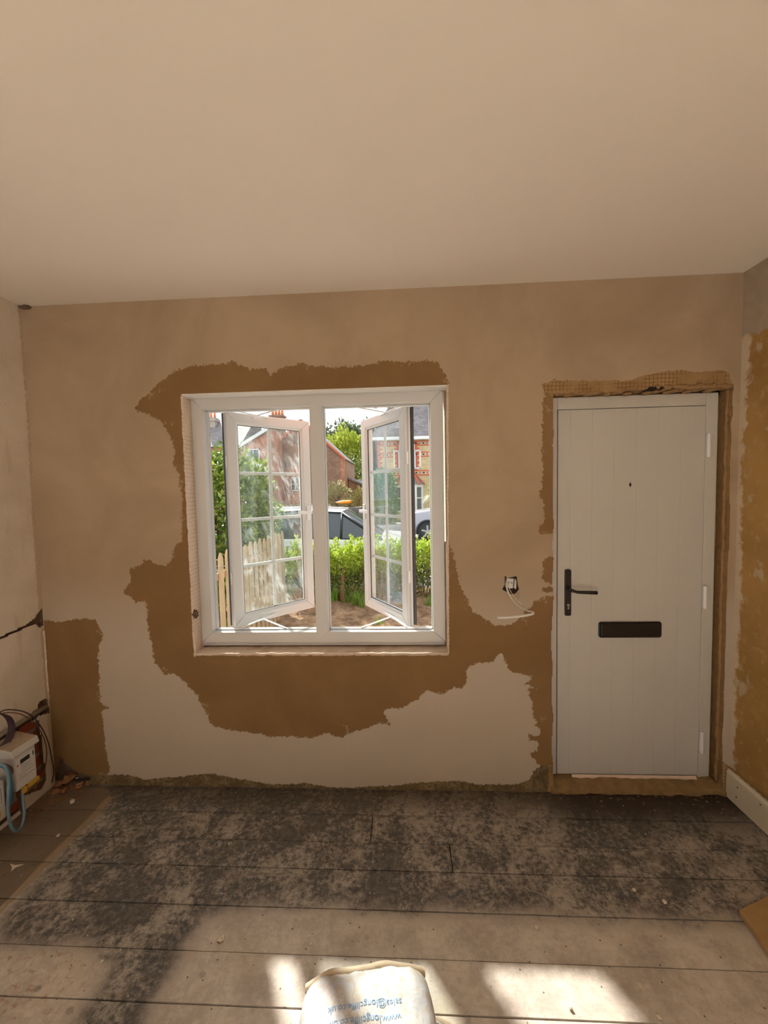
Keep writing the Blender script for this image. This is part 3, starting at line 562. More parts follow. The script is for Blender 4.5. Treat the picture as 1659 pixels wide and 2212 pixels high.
# ================================================================ METER CORNER
M_mgrey=simple('meter_grey_plastic',(.60,.58,.54),.5,.06,10,.1); M_dust=simple('dusty_top',(.48,.37,.26),.9,.3,25,.3); M_lcd=simple('dark_display',(.03,.03,.03),.2); M_pap=simple('white_label_paper',(.72,.70,.68),.6,.03)
M_redl=simple('red_label',(.55,.10,.09),.6); M_bll=simple('blue_mark',(.05,.15,.30),.6); M_ylw=simple('mustard_yellow_plastic',(.60,.36,.04),.5); M_ink=simple('grey_print',(.28,.27,.27),.7)
met=empty('electricity_meter',(XL,-.26,.2),'grey white electricity meter with dark display on the left wall near the corner','electricity meter')
FXm=-1.905
mb=MB(); mb.box(XL,FXm,-.318,-.212,.212,.385); mb.build('meter_case',M_mgrey,met,bevel=.004)
mb=MB(); mb.prism([(XL,.385),(FXm+.004,.385),(FXm+.004,.392),(FXm-.004,.418),(XL,.440)],-.328,-.190,1); mb.build('terminal_hood',M_mgrey,met,bevel=.004)
mb=MB(); mb.prism([(XL,.4405),(FXm-.010,.4195),(FXm-.010,.4215),(XL,.4425)],-.322,-.196,1); mb.build('dust_layer',M_dust,met)
MB().box(FXm,FXm+.0012,-.312,-.218,.220,.372).build('label_panel',M_pap,met)
MB().box(FXm+.001,FXm+.0022,-.292,-.245,.336,.357).build('display',M_lcd,met)
MB().box(FXm+.001,FXm+.002,-.309,-.302,.331,.341).build('red_mark',M_redl,met)
MB().prism([(-.226+.004*math.cos(t*PI/6),.350+.013*math.sin(t*PI/6)) for t in range(12)],FXm+.001,FXm+.002,0).build('blue_oval',M_bll,met)
mb=MB()
for y0,y1,z in ((-.292,-.270,.328),(-.290,-.240,.318),(-.286,-.250,.309),(-.290,-.235,.300),(-.268,-.262,.323),(-.305,-.225,.285),(-.305,-.225,.262),(-.262,-.258,.25),(-.30,-.27,.272)): mb.box(FXm+.001,FXm+.0018,y0,y1,z,z+.0022)
mb.build('printed_lines',M_ink,met)
MB().box(FXm-.004,FXm+.006,-.262,-.205,.190,.212).build('yellow_terminal_strip',M_ylw,met,bevel=.002)
MB().box(FXm-.010,FXm+.004,-.286,-.268,.180,.208).build('yellow_terminal_strip',M_ylw,met,bevel=.002)
co=empty('cut_out_box',(-1.98,-.42,.13),'pale grey electricity cut-out box with yellow sticker cut by the left edge','fuse box')
mb=MB(); mb.box(XL,-1.925,-.50,-.352,.12,.305); mb.build('box_case',M_mgrey,co,bevel=.006)
MB().box(-1.925,-1.9235,-.46,-.362,.195,.288).build('label',M_pap,co)
mb=MB()
for a,b,c_,d_ in ((-.45,-.372,.205,.208),(-.45,-.372,.275,.278),(-.374,-.371,.205,.278)): mb.box(-1.9238,-1.9225,a,b,c_,d_)
mb.build('label_border',M_ink,co)
MB().prism([(-.405+.028*math.cos(t*PI/8),.158+.028*math.sin(t*PI/8)) for t in range(16)],-1.925,-1.9232,0).build('yellow_sticker',M_ylw,co)
M_blue=simple('blue_cable',(.05,.17,.30),.4,.15); M_bgry=simple('blue_grey_cable',(.16,.27,.34),.4,.15); M_purp=simple('dark_purple_cable',(.055,.03,.05),.45,.2); M_brn=simple('brown_cable',(.16,.06,.04),.5,.2)
def C(px,py,X): q=at(px,py,0,X); return (q.x,q.y,q.z)
def cable(name,pts,r,mt,label,cat,group=None,res=7):
    mb=MB(); mb.tube([C(*p) for p in pts],r,10,res=res); return tag(mb.build(name,mt,None,True),label,cat,group)
cable('meter_tail',[(-14,1655,-1.93),(2,1650,-1.90),(14,1662,-1.885),(19,1690,-1.88),(17,1740,-1.88),(22,1780,-1.885),(34,1795,-1.885),(46,1785,-1.89),(52,1760,-1.90),(50,1730,-1.92),(47,1706,-1.94),(42,1694,-1.95)],.0065,M_bgry,'blue grey meter tail looping down below the electricity meter','cable')
cable('meter_tail',[(-6,1652,-1.95),(10,1656,-1.92),(20,1672,-1.905),(24,1700,-1.905),(22,1728,-1.92),(16,1745,-1.95)],.0085,M_blue,'thick deep blue cable dropping left of the meter into the brickwork','cable')
cable('meter_tail',[(4,1650,-1.94),(22,1658,-1.92),(32,1680,-1.925),(38,1712,-1.95),(45,1745,-1.985),(52,1762,-2.0)],.0055,M_brn,'dull brown cable between the blue cables and the meter','cable')
cable('loop_cable',[(-30,1560,-1.96),(0,1538,-1.94),(25,1533,-1.93),(60,1541,-1.935),(85,1565,-1.95),(103,1600,-1.97),(112,1640,-1.99),(116,1668,-2.005),(112,1690,-2.013)],.0028,M_purp,'long dark purple cable arching over the meter to the corner','cable')
cable('loop_cable',[(-20,1552,-1.955),(10,1540,-1.945),(45,1543,-1.94),(75,1562,-1.955),(95,1595,-1.975),(101,1625,-1.99),(97,1660,-2.0),(88,1680,-2.005)],.0022,M_brn,'thinner mauve brown cable under the long purple arc','cable')
for k in range(4):
    dx=k*4.2; cable('coiled_cable',[(-14+dx,1538+k,-1.965),(0+dx,1541+k*1.2,-1.955),(13+dx,1552,-1.95),(19+dx,1570,-1.955),(15+dx,1590,-1.965),(6+dx*.9,1606,-1.98),(-8+dx*.5,1620,-1.995)],.0032,M_purp,('leftmost','second','third','rightmost')[k]+' strand of the dark purple cable bunch hanging left of the meter','cable','bunch of dark purple cables by the left edge')
M_con=simple('galvanised_conduit',(.38,.34,.29),.5,.25,12,.2)
mb=MB(); mb.cyl((XL+.008,-.60,.470),(XL+.010,-.035,.478),.0115,n=16)
cnd=mb.build('conduit_pipe',M_con,None,True); tag(cnd,'grey metal conduit pipe running along the slot in the left wall','pipe')
# loose rubble in the corner
M_rub=simple('broken_brick_rubble',(.30,.14,.06),.95,.5,35,.8,bd=.01); M_crumb=simple('plaster_crumb',(.66,.58,.46),.9,.2,60,.4)
def lump(name,px,py,r,mt,label,cat,group=None,sq=(1,1,.6),seed=0,z=None,sub=2):
    q=at(px,py,2,0); v_,f_=blob(r,sub,.55,1.6,seed,sq,(0,0,0)); mb=MB(); zmin=min(p[2] for p in v_); mb.add([(a,b,c_-zmin) for a,b,c_ in v_],f_)
    o=mb.build(name,mt); o.location=(q.x,q.y,.0005 if z is None else z); o.rotation_euler=(0,0,seed*1.3); return tag(o,label,cat,group)
for i,(x,y,r) in enumerate([(150,1688,.032),(128,1700,.022),(172,1702,.018),(138,1712,.016),(190,1696,.014),(120,1716,.018)]):
    lump('brick_rubble',x,y,r,M_rub,'lump of broken orange brown brick in the far left corner','rubble','brick rubble in the left corner',(1.2,1,.7),i+1)
mb=MB();rs=np.random.RandomState(3)
for i in range(260):
    x=XL+.02+abs(rs.normal(0,.10)); y=-.01-abs(rs.normal(0,.10)); v_,f_=blob(rs.uniform(.002,.006),1,.5,2,i,(1.4,1,.5),(x,y,.002)); mb.add(v_,f_)
tag(mb.build('corner_grit',M_rub,None),'scatter of red brown grit and dust in the left floor corner','grit',kind='stuff')
mb=MB()
for i in range(260):
    x=rs.uniform(XL+.1,XR-.05); y=-.008-abs(rs.normal(0,.035)); v_,f_=blob(rs.uniform(.0015,.0055),1,.5,2,i,(1.5,1,.5),(x,y,.002)); mb.add(v_,f_)
tag(mb.build('plaster_grit',simple('mixed_grit',(.20,.14,.085),.95,.5,60),None),'line of fine plaster grit along the foot of the window wall','grit',kind='stuff')
# ================================================================ BAGS
M_bag=None
def bagmat():
    N=NT('dusty_white_plastic_sack'); v=N.obj(); f=N.noise(v,9,6,.7,.5); g=N.noise(v,45,5,.7); s=N.n('SeparateXYZ',{0:v})
    c=N.mix(N.rng(f,.35,.65),(.60,.60,.62),(.70,.69,.68)); d=N.math('MULTIPLY',N.rng(N.math('ADD',g,N.math('MULTIPLY',f,.6)),.72,.95),N.rng(N.noise(v,4,3),.35,.6)); c=N.mix(N.math('MULTIPLY',d,.75),c,(.62,.50,.38))
    r=N.rng(N.noise(v,60,4,.8),.66,.74); c=N.mix(N.math('MULTIPLY',r,.35),c,(.50,.30,.22))
    wr=N.noise(N.map(v,(1.5,1,1),(0,0,0),(0,0,.5)),14,5,.6,1.5)
    return N.bsdf(c,.42,N.bump(wr,.4,.008))
M_bag=bagmat(); M_seam=simple('stitched_sack_edge',(.62,.50,.36),.8,.2,60,.4); M_blueink=simple('pale_blue_print',(.20,.36,.60),.6,.15,60)
bw_,bl_,bh_=.192,.32,.100
def bagz(u,v,h=bh_):   # u,v in -1..1
    k=(max(0,1-abs(u)**4.5)**.55)*(max(0,1-abs(v)**5)**.5)
    return h*k
def bag_mesh(seed):
    mb=MB(); n=56; V=[];F=[]
    for s_ in (1,-1):
        o=len(V)
        for j in range(n+1):
            for i in range(n+1):
                u=-1+2*i/n; v=-1+2*j/n; 
                u2=math.copysign(abs(u)**.85,u); v2=math.copysign(abs(v)**.85,v)
                wx=1-.07*abs(v2)**6-.05*(1-abs(v2))*0; wy=1-.06*abs(u2)**8
                x=u2*bw_*wx; y=v2*bl_*wy
                z=bagz(u2,v2,bh_ if s_>0 else .045)
                e=max(abs(u2),abs(v2))
                wr=mn.fractal(Vector((x*16,y*9,seed)),1,2,4)*.007*min(1,z*25)+abs(mn.noise(Vector((x*30+y*18,y*22-x*9,seed+2))))*.008*max(0,e-.55)*2.2
                V.append((x,y,.052+s_*(z)+(wr if s_>0 else 0)))
        for j in range(n):
            for i in range(n): q=o+j*(n+1)+i; F.append((q,q+1,q+n+2,q+n+1))
    return mb.add(V,F)
def zt_bag(x,y): return .052+bagz(max(-1,min(1,x/bw_)),max(-1,min(1,y/bl_)))
def seam(y,sg):
    mb=MB(); P=[]
    for i in range(41):
        x=-bw_*.93+2*bw_*.93*i/40; P.append((x,y+.006*mn.noise(Vector((x*14,3,sg)))-.012*sg*abs(x/bw_)**4,.088+.010*mn.noise(Vector((x*10,sg,0)))-.03*abs(x/bw_)**4))
    V=[];F=[]
    for i,p in enumerate(P):
        for dy,dz in ((-.004*sg,0.010),(.012*sg,.014),(.020*sg,.002),(.004*sg,-.012)): V.append((p[0],p[1]+dy,p[2]+dz))
    for i in range(40):
        for k in range(4): F.append((i*4+k,i*4+(k+1)%4,i*4+4+(k+1)%4,i*4+4+k))
    return mb.add(V,F)
def textmesh(txt,size,parent,cx,cy_,name='printed_text'):
    cu=bpy.data.curves.new('t','FONT'); cu.body=txt; cu.size=size; cu.align_x='CENTER'; cu.resolution_u=3
    o=bpy.data.objects.new('t',cu); col.objects.link(o); dg=bpy.context.evaluated_depsgraph_get(); me=bpy.data.meshes.new_from_object(o.evaluated_get(dg)); bpy.data.objects.remove(o)
    bm=bmesh.new(); bm.from_mesh(me); bmesh.ops.triangulate(bm,faces=bm.faces)
    bmesh.ops.subdivide_edges(bm,edges=[e for e in bm.edges if e.calc_length()>.008],cuts=1)
    for v in bm.verts:
        x,y=cx-v.co.x,cy_-v.co.y; v.co=Vector((x,y,sampler(x,y)+.0012))
    bm.to_mesh(me); bm.free(); me.materials.clear(); me.materials.append(M_blueink)
    t=bpy.data.objects.new(name,me); col.objects.link(t); t.parent=parent; return t
from mathutils.bvhtree import BVHTree
lower=empty('plaster_sack',(-.065,-1.285,0),'lower white sack lying on the floor beneath the printed one','sack','white powder sacks stacked on the floorboards',rz=-.02)
bm2=bag_mesh(9); lo_=bm2.build('sack_body',M_bag,lower,True,world=False)
seam(bl_*.955,1).build('sack_seam',M_seam,lower,True,world=False)
upper=empty('plaster_sack',(-.095,-1.262,.112),'upper dusty white sack with upside down blue print on the floorboards','sack','white powder sacks stacked on the floorboards',rz=.135)
bmu=bag_mesh(2); bo=bmu.build('sack_body',M_bag,upper,True,world=False)
seam(bl_*.955,1).build('sack_seam',M_seam,upper,True,world=False)
_bvh=BVHTree.FromPolygons([Vector(v) for v in bmu.v],bmu.f)
def sampler(x,y):
    h=_bvh.ray_cast(Vector((x,y,1)),Vector((0,0,-1))); return h[0].z if h[0] else .1
for txt,yy,sz in (('sales@longcliffe.co.uk',.200,.0225),('www.longcliffe.co.uk',.168,.0225),('t: 01629 640284',.136,.0245),('Derbyshire',.103,.0245)): textmesh(txt,sz,upper,-.005,yy)
# ================================================================ BOARD + DEBRIS
N=NT('old_ochre_board'); v=N.obj(); f=N.noise(N.map(v,(3,9,1)),4,6,.6); M_board=N.bsdf(N.mix(f,(.35,.21,.075),(.50,.33,.15)),.7,N.bump(f,.3,.004))
mb=MB(); P=[at(a,b,2,.03) for a,b in ((1597,1962),(1659,1932))]; a=P[0]; d1=(P[1]-P[0]).normalized(); q2=at(1659,2050,2,.03); d2=(q2-a).normalized()
mb.T=Matrix.Identity(4); L1,L2=.42,.6; poly=[a,a+d1*L1,a+d1*L1+d2*L2,a+d2*L2]; mb.prism([(p.x,p.y) for p in poly],.002,.026,2)
tag(mb.build('plywood_board',M_board,bevel=.003),'ochre wooden board lying flat on the floor at the right edge','board')
named=[(478,2032,.0115,'brown and white plaster chunk on the boards left of the sack','crumb'),(1435,1951,.009,'pale plaster chip near the right wall, beyond the wooden board','crumb'),(1370,1925,.007,'small cream chip left of the pale plaster chip near the right wall','crumb'),(1160,2006,.008,'dark speckled crumb on the boards between sack and streak of sun','crumb'),(157,1734,.012,'pale stone on the brown boards in front of the left corner','stone'),(672,2039,.0055,'tiny white bead of plaster on the boards beyond the sack','crumb'),(1232,2180,.006,'little cream chip inside the sunlit patch right of the sack','crumb'),(1424,2200,.008,'cream splinter at the bottom edge beside the streak of sun','crumb'),(125,1806,.008,'tan flake on the boards below the looping blue cable','flake'),(1565,1706,.008,'pale crumb at the foot of the door frame, right side','crumb'),(220,2079,.006,'small white crumb on the dark boards at lower left','crumb'),(1385,2130,.010,'flat yellowish flake right of the streak of sun','flake')]
for i,(x,y,r,lb_,ct) in enumerate(named):
    lump('plaster_crumb' if ct=='crumb' else ct+'_chip',x,y,r,M_crumb,lb_,ct,None,(1.1,.9,.7 if ct!='flake' else .2),20+i)
lump('brown_crumb',474,2036,.008,M_rub,'rusty brown crumb touching the plaster chunk left of the sack','crumb',None,(1,1,.6),50)
mb=MB(); q=at(30,1873,2,0); mb.prism([(q.x-.030,q.y+.012),(q.x,q.y+.006),(q.x+.035,q.y+.012),(q.x+.012,q.y-.004),(q.x+.010,q.y-.022),(q.x-.002,q.y-.006)],.001,.0035,2)
tag(mb.build('torn_scrap',M_crumb),'torn cream scrap lying by the pale stripe at the left edge','scrap')
base_c=lump('plaster_crumb',600,1900,.0030,M_crumb,'tiny pale plaster crumb scattered on the floorboards','crumb','tiny crumbs scattered on the floorboards',seed=3,sub=1)
for i in range(44):
    c=base_c.copy(); col.objects.link(c); x=random.uniform(-1.7,1.6); y=random.uniform(-.95,-.08)
    if abs(x+.12)<.26 and y<-.76: continue
    c.location=(x,y,.001); k=random.uniform(.5,1.3); c.scale=(k*random.uniform(.8,1.6),k,k*.8); c.rotation_euler=(0,0,random.uniform(0,6))
# ================================================================ OUTSIDE
GZ=-.35
def grid(name,x0,x1,y0,y1,nx,ny,fn,mt,label=None,cat=None,kind='structure'):
    V=[];F=[]
    for j in range(ny+1):
        for i in range(nx+1): x=x0+(x1-x0)*i/nx; y=y0+(y1-y0)*j/ny; V.append((x,y,fn(x,y)))
    for j in range(ny):
        for i in range(nx): q=j*(nx+1)+i; F.append((q,q+1,q+nx+2,q+nx+1))
    me=bpy.data.meshes.new(name); me.from_pydata(V,[],F); me.materials.append(mt); me.polygons.foreach_set('use_smooth',[True]*len(F)); o=bpy.data.objects.new(name,me); col.objects.link(o); return tag(o,label,cat,kind=kind)
N=NT('garden_soil'); v=N.obj(); f=N.noise(v,5,8,.7); g=N.noise(v,1.2,4); M_soil=N.bsdf(N.mix(N.rng(f,.3,.7),(.17,.095,.05),N.mix(g,(.56,.37,.22),(.42,.27,.16))),.95,N.bump(f,1,.05))
def sz(x,y):
    r=max(0,min(1,(y-3.6)/1.0)); return GZ+.14*r*(.6+.5*mn.noise(Vector((x*1.5,y*1.5,0))))+.05*mn.fractal(Vector((x*5,y*5,1)),1,2,4)*(.4+r)
grid('garden_soil',-4,3,1.8,5.6,160,110,sz,M_soil)
grid('unseen_bounce_path',-4,3,.27,1.8,4,4,lambda x,y:GZ,simple('pale_bounce_concrete',(.62,.58,.52),.9,.1,6))  # unseen strip, added pale to bounce sunlight through the window onto the ceiling
M_road=simple('worn_asphalt',(.30,.29,.29),.9,.12,30,.2); M_pave=simple('pavement_grey',(.46,.44,.42),.9,.1,12,.2)
grid('pavement_near',-14,14,5.6,6.2,4,2,lambda x,y:GZ,M_pave)
grid('road',-40,40,6.2,18.5,4,2,lambda x,y:GZ-.02,M_road)
MB().box(-40,40,18.5,18.65,GZ-.05,GZ+.09).build('far_kerb',simple('kerb_stone',(.5,.48,.45),.8),None)['kind']='structure'
grid('far_pavement',-40,40,18.65,21,4,2,lambda x,y:GZ+.08,M_pave)
grid('far_ground',-70,70,21,90,4,2,lambda x,y:GZ+.05,simple('far_lawn',(.13,.16,.06),.95,.3,1))
# leaves
def leafcloud(pts,size,name,mt,parent,elong=1.7,upbias=.2,seed=1):
    rs=np.random.RandomState(seed); n=len(pts); P=np.array(pts,float)
    a=rs.normal(size=(n,3)); a[:,2]+=upbias; a/=np.linalg.norm(a,axis=1)[:,None]; b=np.cross(a,rs.normal(size=(n,3))); b/=np.linalg.norm(b,axis=1)[:,None]; c=np.cross(a,b)
    s=(size*rs.uniform(.6,1.3,n))[:,None]
    V=np.stack([P,P+a*s*elong*.5+b*s*.42+c*s*.12,P+a*s*elong,P+a*s*elong*.5-b*s*.42+c*s*.12],1).reshape(-1,3)
    F=np.arange(4*n).reshape(-1,4)
    me=bpy.data.meshes.new(name); me.vertices.add(4*n); me.vertices.foreach_set('co',V.ravel()); me.loops.add(4*n); me.loops.foreach_set('vertex_index',F.ravel()); me.polygons.add(n); me.polygons.foreach_set('loop_start',np.arange(0,4*n,4)); me.polygons.foreach_set('loop_total',np.full(n,4)); me.materials.append(mt); me.update(calc_edges=True)
    o=bpy.data.objects.new(name,me); col.objects.link(o)
    if parent: o.parent=parent; o.matrix_parent_inverse=wmat(parent).inverted()
    return o
# privet hedge
hx0,hx1,hy0,hy1,hb,ht=-2.1,1.6,4.55,5.35,-.22,.74
hedge=empty('privet_hedge',(-.2,4.95,hb),'bright yellow green privet hedge at the back of the front garden','hedge')
M_top=island('fresh_privet_leaf',[(.36,.48,.045),(.50,.62,.07),(.28,.42,.04),(.60,.70,.12)],.45,.45); M_low=island('darker_privet_leaf',[(.08,.15,.025),(.16,.26,.04),(.24,.30,.06),(.12,.11,.04)],.5,.3)  # lower leaves use the darker greens
rs=np.random.RandomState(11)
def hpts(n,z0,z1,pw=1):
    x=rs.uniform(hx0,hx1,n); y=hy0+(hy1-hy0)*rs.beta(.7,1,n); z=z0+(z1-z0)*rs.beta(1.6,1,n)**pw; z+=.05*np.sin(x*7)+.04*np.sin(x*17+1); return np.stack([x,y,z],1)
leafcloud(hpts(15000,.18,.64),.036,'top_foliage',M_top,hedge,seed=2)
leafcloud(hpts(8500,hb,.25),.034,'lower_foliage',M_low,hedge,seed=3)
sp=[];mbs=MB()
for i in range(150):   # fresh upright shoots
    x=rs.uniform(hx0,hx1); y=rs.uniform(hy0,hy0+.5); z0=.55; L=rs.uniform(.10,.30)*(1.25 if abs(x-.62)<.12 else 1); dx,dy=rs.normal(0,.07,2)
    for t in np.linspace(0,1,11): 
        for k in range(3): sp.append((x+dx*t*L*2+rs.normal(0,.006),y+dy*t*L*2+rs.normal(0,.006),z0+L*t))
    mbs.tube([(x,y,z0-.05),(x+dx*L*2,y+dy*L*2,z0+L)],.002,4)
leafcloud(sp,.032,'shoot_leaves',M_top,hedge,upbias=.8,seed=4)
M_twig=simple('privet_twig',(.20,.13,.07),.9,.3,30); M_dirtw=simple('hedge_trunk',(.27,.17,.09),.95,.3,20,.5)
for i in range(150):
    x=rs.uniform(hx0,hx1); y=rs.uniform(hy0+.05,hy1-.05); p=Vector((x,y,hb-.1)); P=[tuple(p)]
    for k in range(5): p=p+Vector((rs.normal(0,.035),rs.normal(0,.03),.17)); P.append(tuple(p))
    mbs.tube(P,lambda t:.008*(1-.6*t),5)
mbs.build('stems',M_twig,hedge,True)
mb=MB(); a=at(741,1295,1,4.62); mb.tube([(a.x-.01,4.62,GZ),(a.x,4.62,a.z),(a.x-.01,4.61,a.z+.2),(a.x+.02,4.63,a.z+.5),(a.x,4.65,a.z+.62)],lambda t:.055*(.75+.35*math.sin(t*5)),10,res=4); mb.build('trunk',M_dirtw,hedge,True)
# grass tufts
M_grass=island('fresh_grass',[(.16,.32,.04),(.28,.46,.07),(.20,.38,.05)],.45,.4)
def tuft(px,py,n,h_,label,group=None,Y=None):
    q=at(px,py,2,GZ+.10); mb=MB(); r_=np.random.RandomState(int(px))
    for i in range(n):
        a_=r_.uniform(0,2*PI); L=h_*r_.uniform(.6,1.1); lean=r_.uniform(.25,.9); w=.006; x,y=r_.normal(0,.03,2); dv=Vector((math.cos(a_),math.sin(a_),0)); sv=Vector((-dv.y,dv.x,0))*w
        P=[Vector((x,y,0))+dv*lean*L*t*t+Vector((0,0,L*(t-.35*t*t*lean))) for t in (0,.35,.7,1)]
        V=[];
        for k,p in enumerate(P): wd=sv*(1-k/3.05); V+= [tuple(p-wd),tuple(p+wd)]
        mb.add(V,[(0,1,3,2),(2,3,5,4),(4,5,7,6)])
    o=mb.build('grass_tuft',M_grass); o.location=(q.x,q.y,sz(q.x,q.y)-.01); return tag(o,label,'grass',group)
tuft(722,1300,46,.42,'tuft of long green blades at the hedge foot nearest the mullion')
tuft(752,1298,34,.30,'low tuft of green blades right of the hedge trunk')
tuft(769,1304,46,.40,'broad tuft of green blades under the hedge between trunk and right casement')
tuft(782,1308,34,.36,'tuft of green blades beneath the hedge just behind the right casement')
tuft(925,1300,30,.30,'tuft of green blades under the hedge at the right window edge')
tuft(600,1300,34,.36,'tuft of green blades under the hedge seen through the left pane')
tuft(818,1336,16,.18,'small green weed on the bare soil below the right casement')
tuft(490,1352,26,.26,'grass clump at the foot of the picket fence'); tuft(690,1340,14,.15,'little sprig on the bare soil behind the mullion')
# picket fence along the left boundary
M_pick=simple('pale_new_timber',(.50,.38,.22),.8,.25,14,.4); fence=empty('picket_fence',(-1.95,3.2,GZ),'pale timber picket fence down the left side of the front garden','fence')
y=1.3;i=0
while y<4.15:
    mb=MB(); hh=1.02+.012*math.sin(i*3); mb.prism([(y,GZ-.02),(y+.085,GZ-.02),(y+.085,hh-.06),(y+.0425,hh),(y,hh-.06)],-1.985,-1.962,0); mb.build('picket',M_pick,fence,bevel=.003); y+=.165;i+=1
for z in (-.05,.72): MB().box(-2.03,-1.987,1.3,4.2,z,z+.075).build('rail',M_pick,fence,bevel=.003)
for yy in (1.45,2.85,4.1): MB().box(-2.11,-2.03,yy,yy+.09,GZ,.95).build('post',M_pick,fence,bevel=.004)
mb=MB(); mb.tube([(-1.955,1.9,.86),(-1.958,2.6,.85),(-1.957,3.4,.86)],.004,6); tag(mb.build('wire',M_con,None),'thin grey wire stretched along the picket fence','wire')
# laurel bush above the fence
def bush(name,label,cat,c,rad,n,size,cols,seed,stem=True,group=None,upb=.2,shell=.55,elong=1.7,trunk=(.16,.11,.07)):
    rs=np.random.RandomState(seed); e=empty(name,(c[0],c[1],GZ),label,cat,group)
    d=rs.normal(size=(n,3)); d/=np.linalg.norm(d,axis=1)[:,None]; r=shell+(1-shell)*rs.uniform(0,1,n)**.5
    lum=np.array([1+.30*mn.fractal(Vector(tuple(q*2.2+seed)),1,2,3) for q in d]); P=np.array(c)+d*(r*lum)[:,None]*np.array(rad)
    P=P[P[:,2]>GZ+.03]; leafcloud(P,size,'foliage',island('leaf_'+name+str(seed),cols,.4,.3),e,elong,upb,seed)
    if stem:
        mb=MB(); tr=max(.03,rad[0]*.06)
        mb.tube([(c[0],c[1],GZ),(c[0]+.05*rad[0],c[1],c[2]-rad[2]*.4),(c[0],c[1],c[2]+rad[2]*.3)],lambda t:tr*(1-.6*t),8)
        for k in range(7):
            a_=k*.9+seed; mb.tube([(c[0],c[1],c[2]-rad[2]*(.6-.1*k)),(c[0]+math.cos(a_)*rad[0]*.7,c[1]+math.sin(a_)*rad[1]*.7,c[2]+rad[2]*(.0+.08*k))],lambda t:tr*.5*(1-.7*t),5)
        mb.build('trunk',simple('bark_'+name+str(seed),trunk,.9,.3,12,.4),e,True)
    return e
bush('laurel_bush','tall glossy laurel bush rising over the picket fence on the left','bush',(-3.0,4.1,1.15),(.84,1.1,1.22),16000,.058,[(.05,.11,.02),(.16,.27,.03),(.36,.46,.05),(.10,.18,.03),(.50,.58,.16)],5,shell=.62)
# twigs over the window top
for i,(pts,lb_) in enumerate([([(520,872),(548,880),(562,885),(575,881),(590,874)],'thin bare twig hanging at the top of the left window opening'),([(802,872),(822,878),(838,880),(848,882),(856,880)],'thin bare forked twig at the top of the right window opening')]):
    mb=MB(); P=[tuple(at(x,y,1,1.6)) for x,y in pts]; P=[(P[0][0]-.1,.29,2.75),(P[0][0]-.04,.9,2.78)]+P; P[-1]=(P[-1][0]+.02,1.6,P[-1][2]+.1) ; mb.tube(P,.0035,6,res=4); mb.tube([P[4],(P[4][0]+.09,1.62,P[4][2]+.03),(P[4][0]+.2,1.62,P[4][2]+.08)],.0025,5)
    tag(mb.build('bare_twig',M_twig,None,True),lb_,'twig')
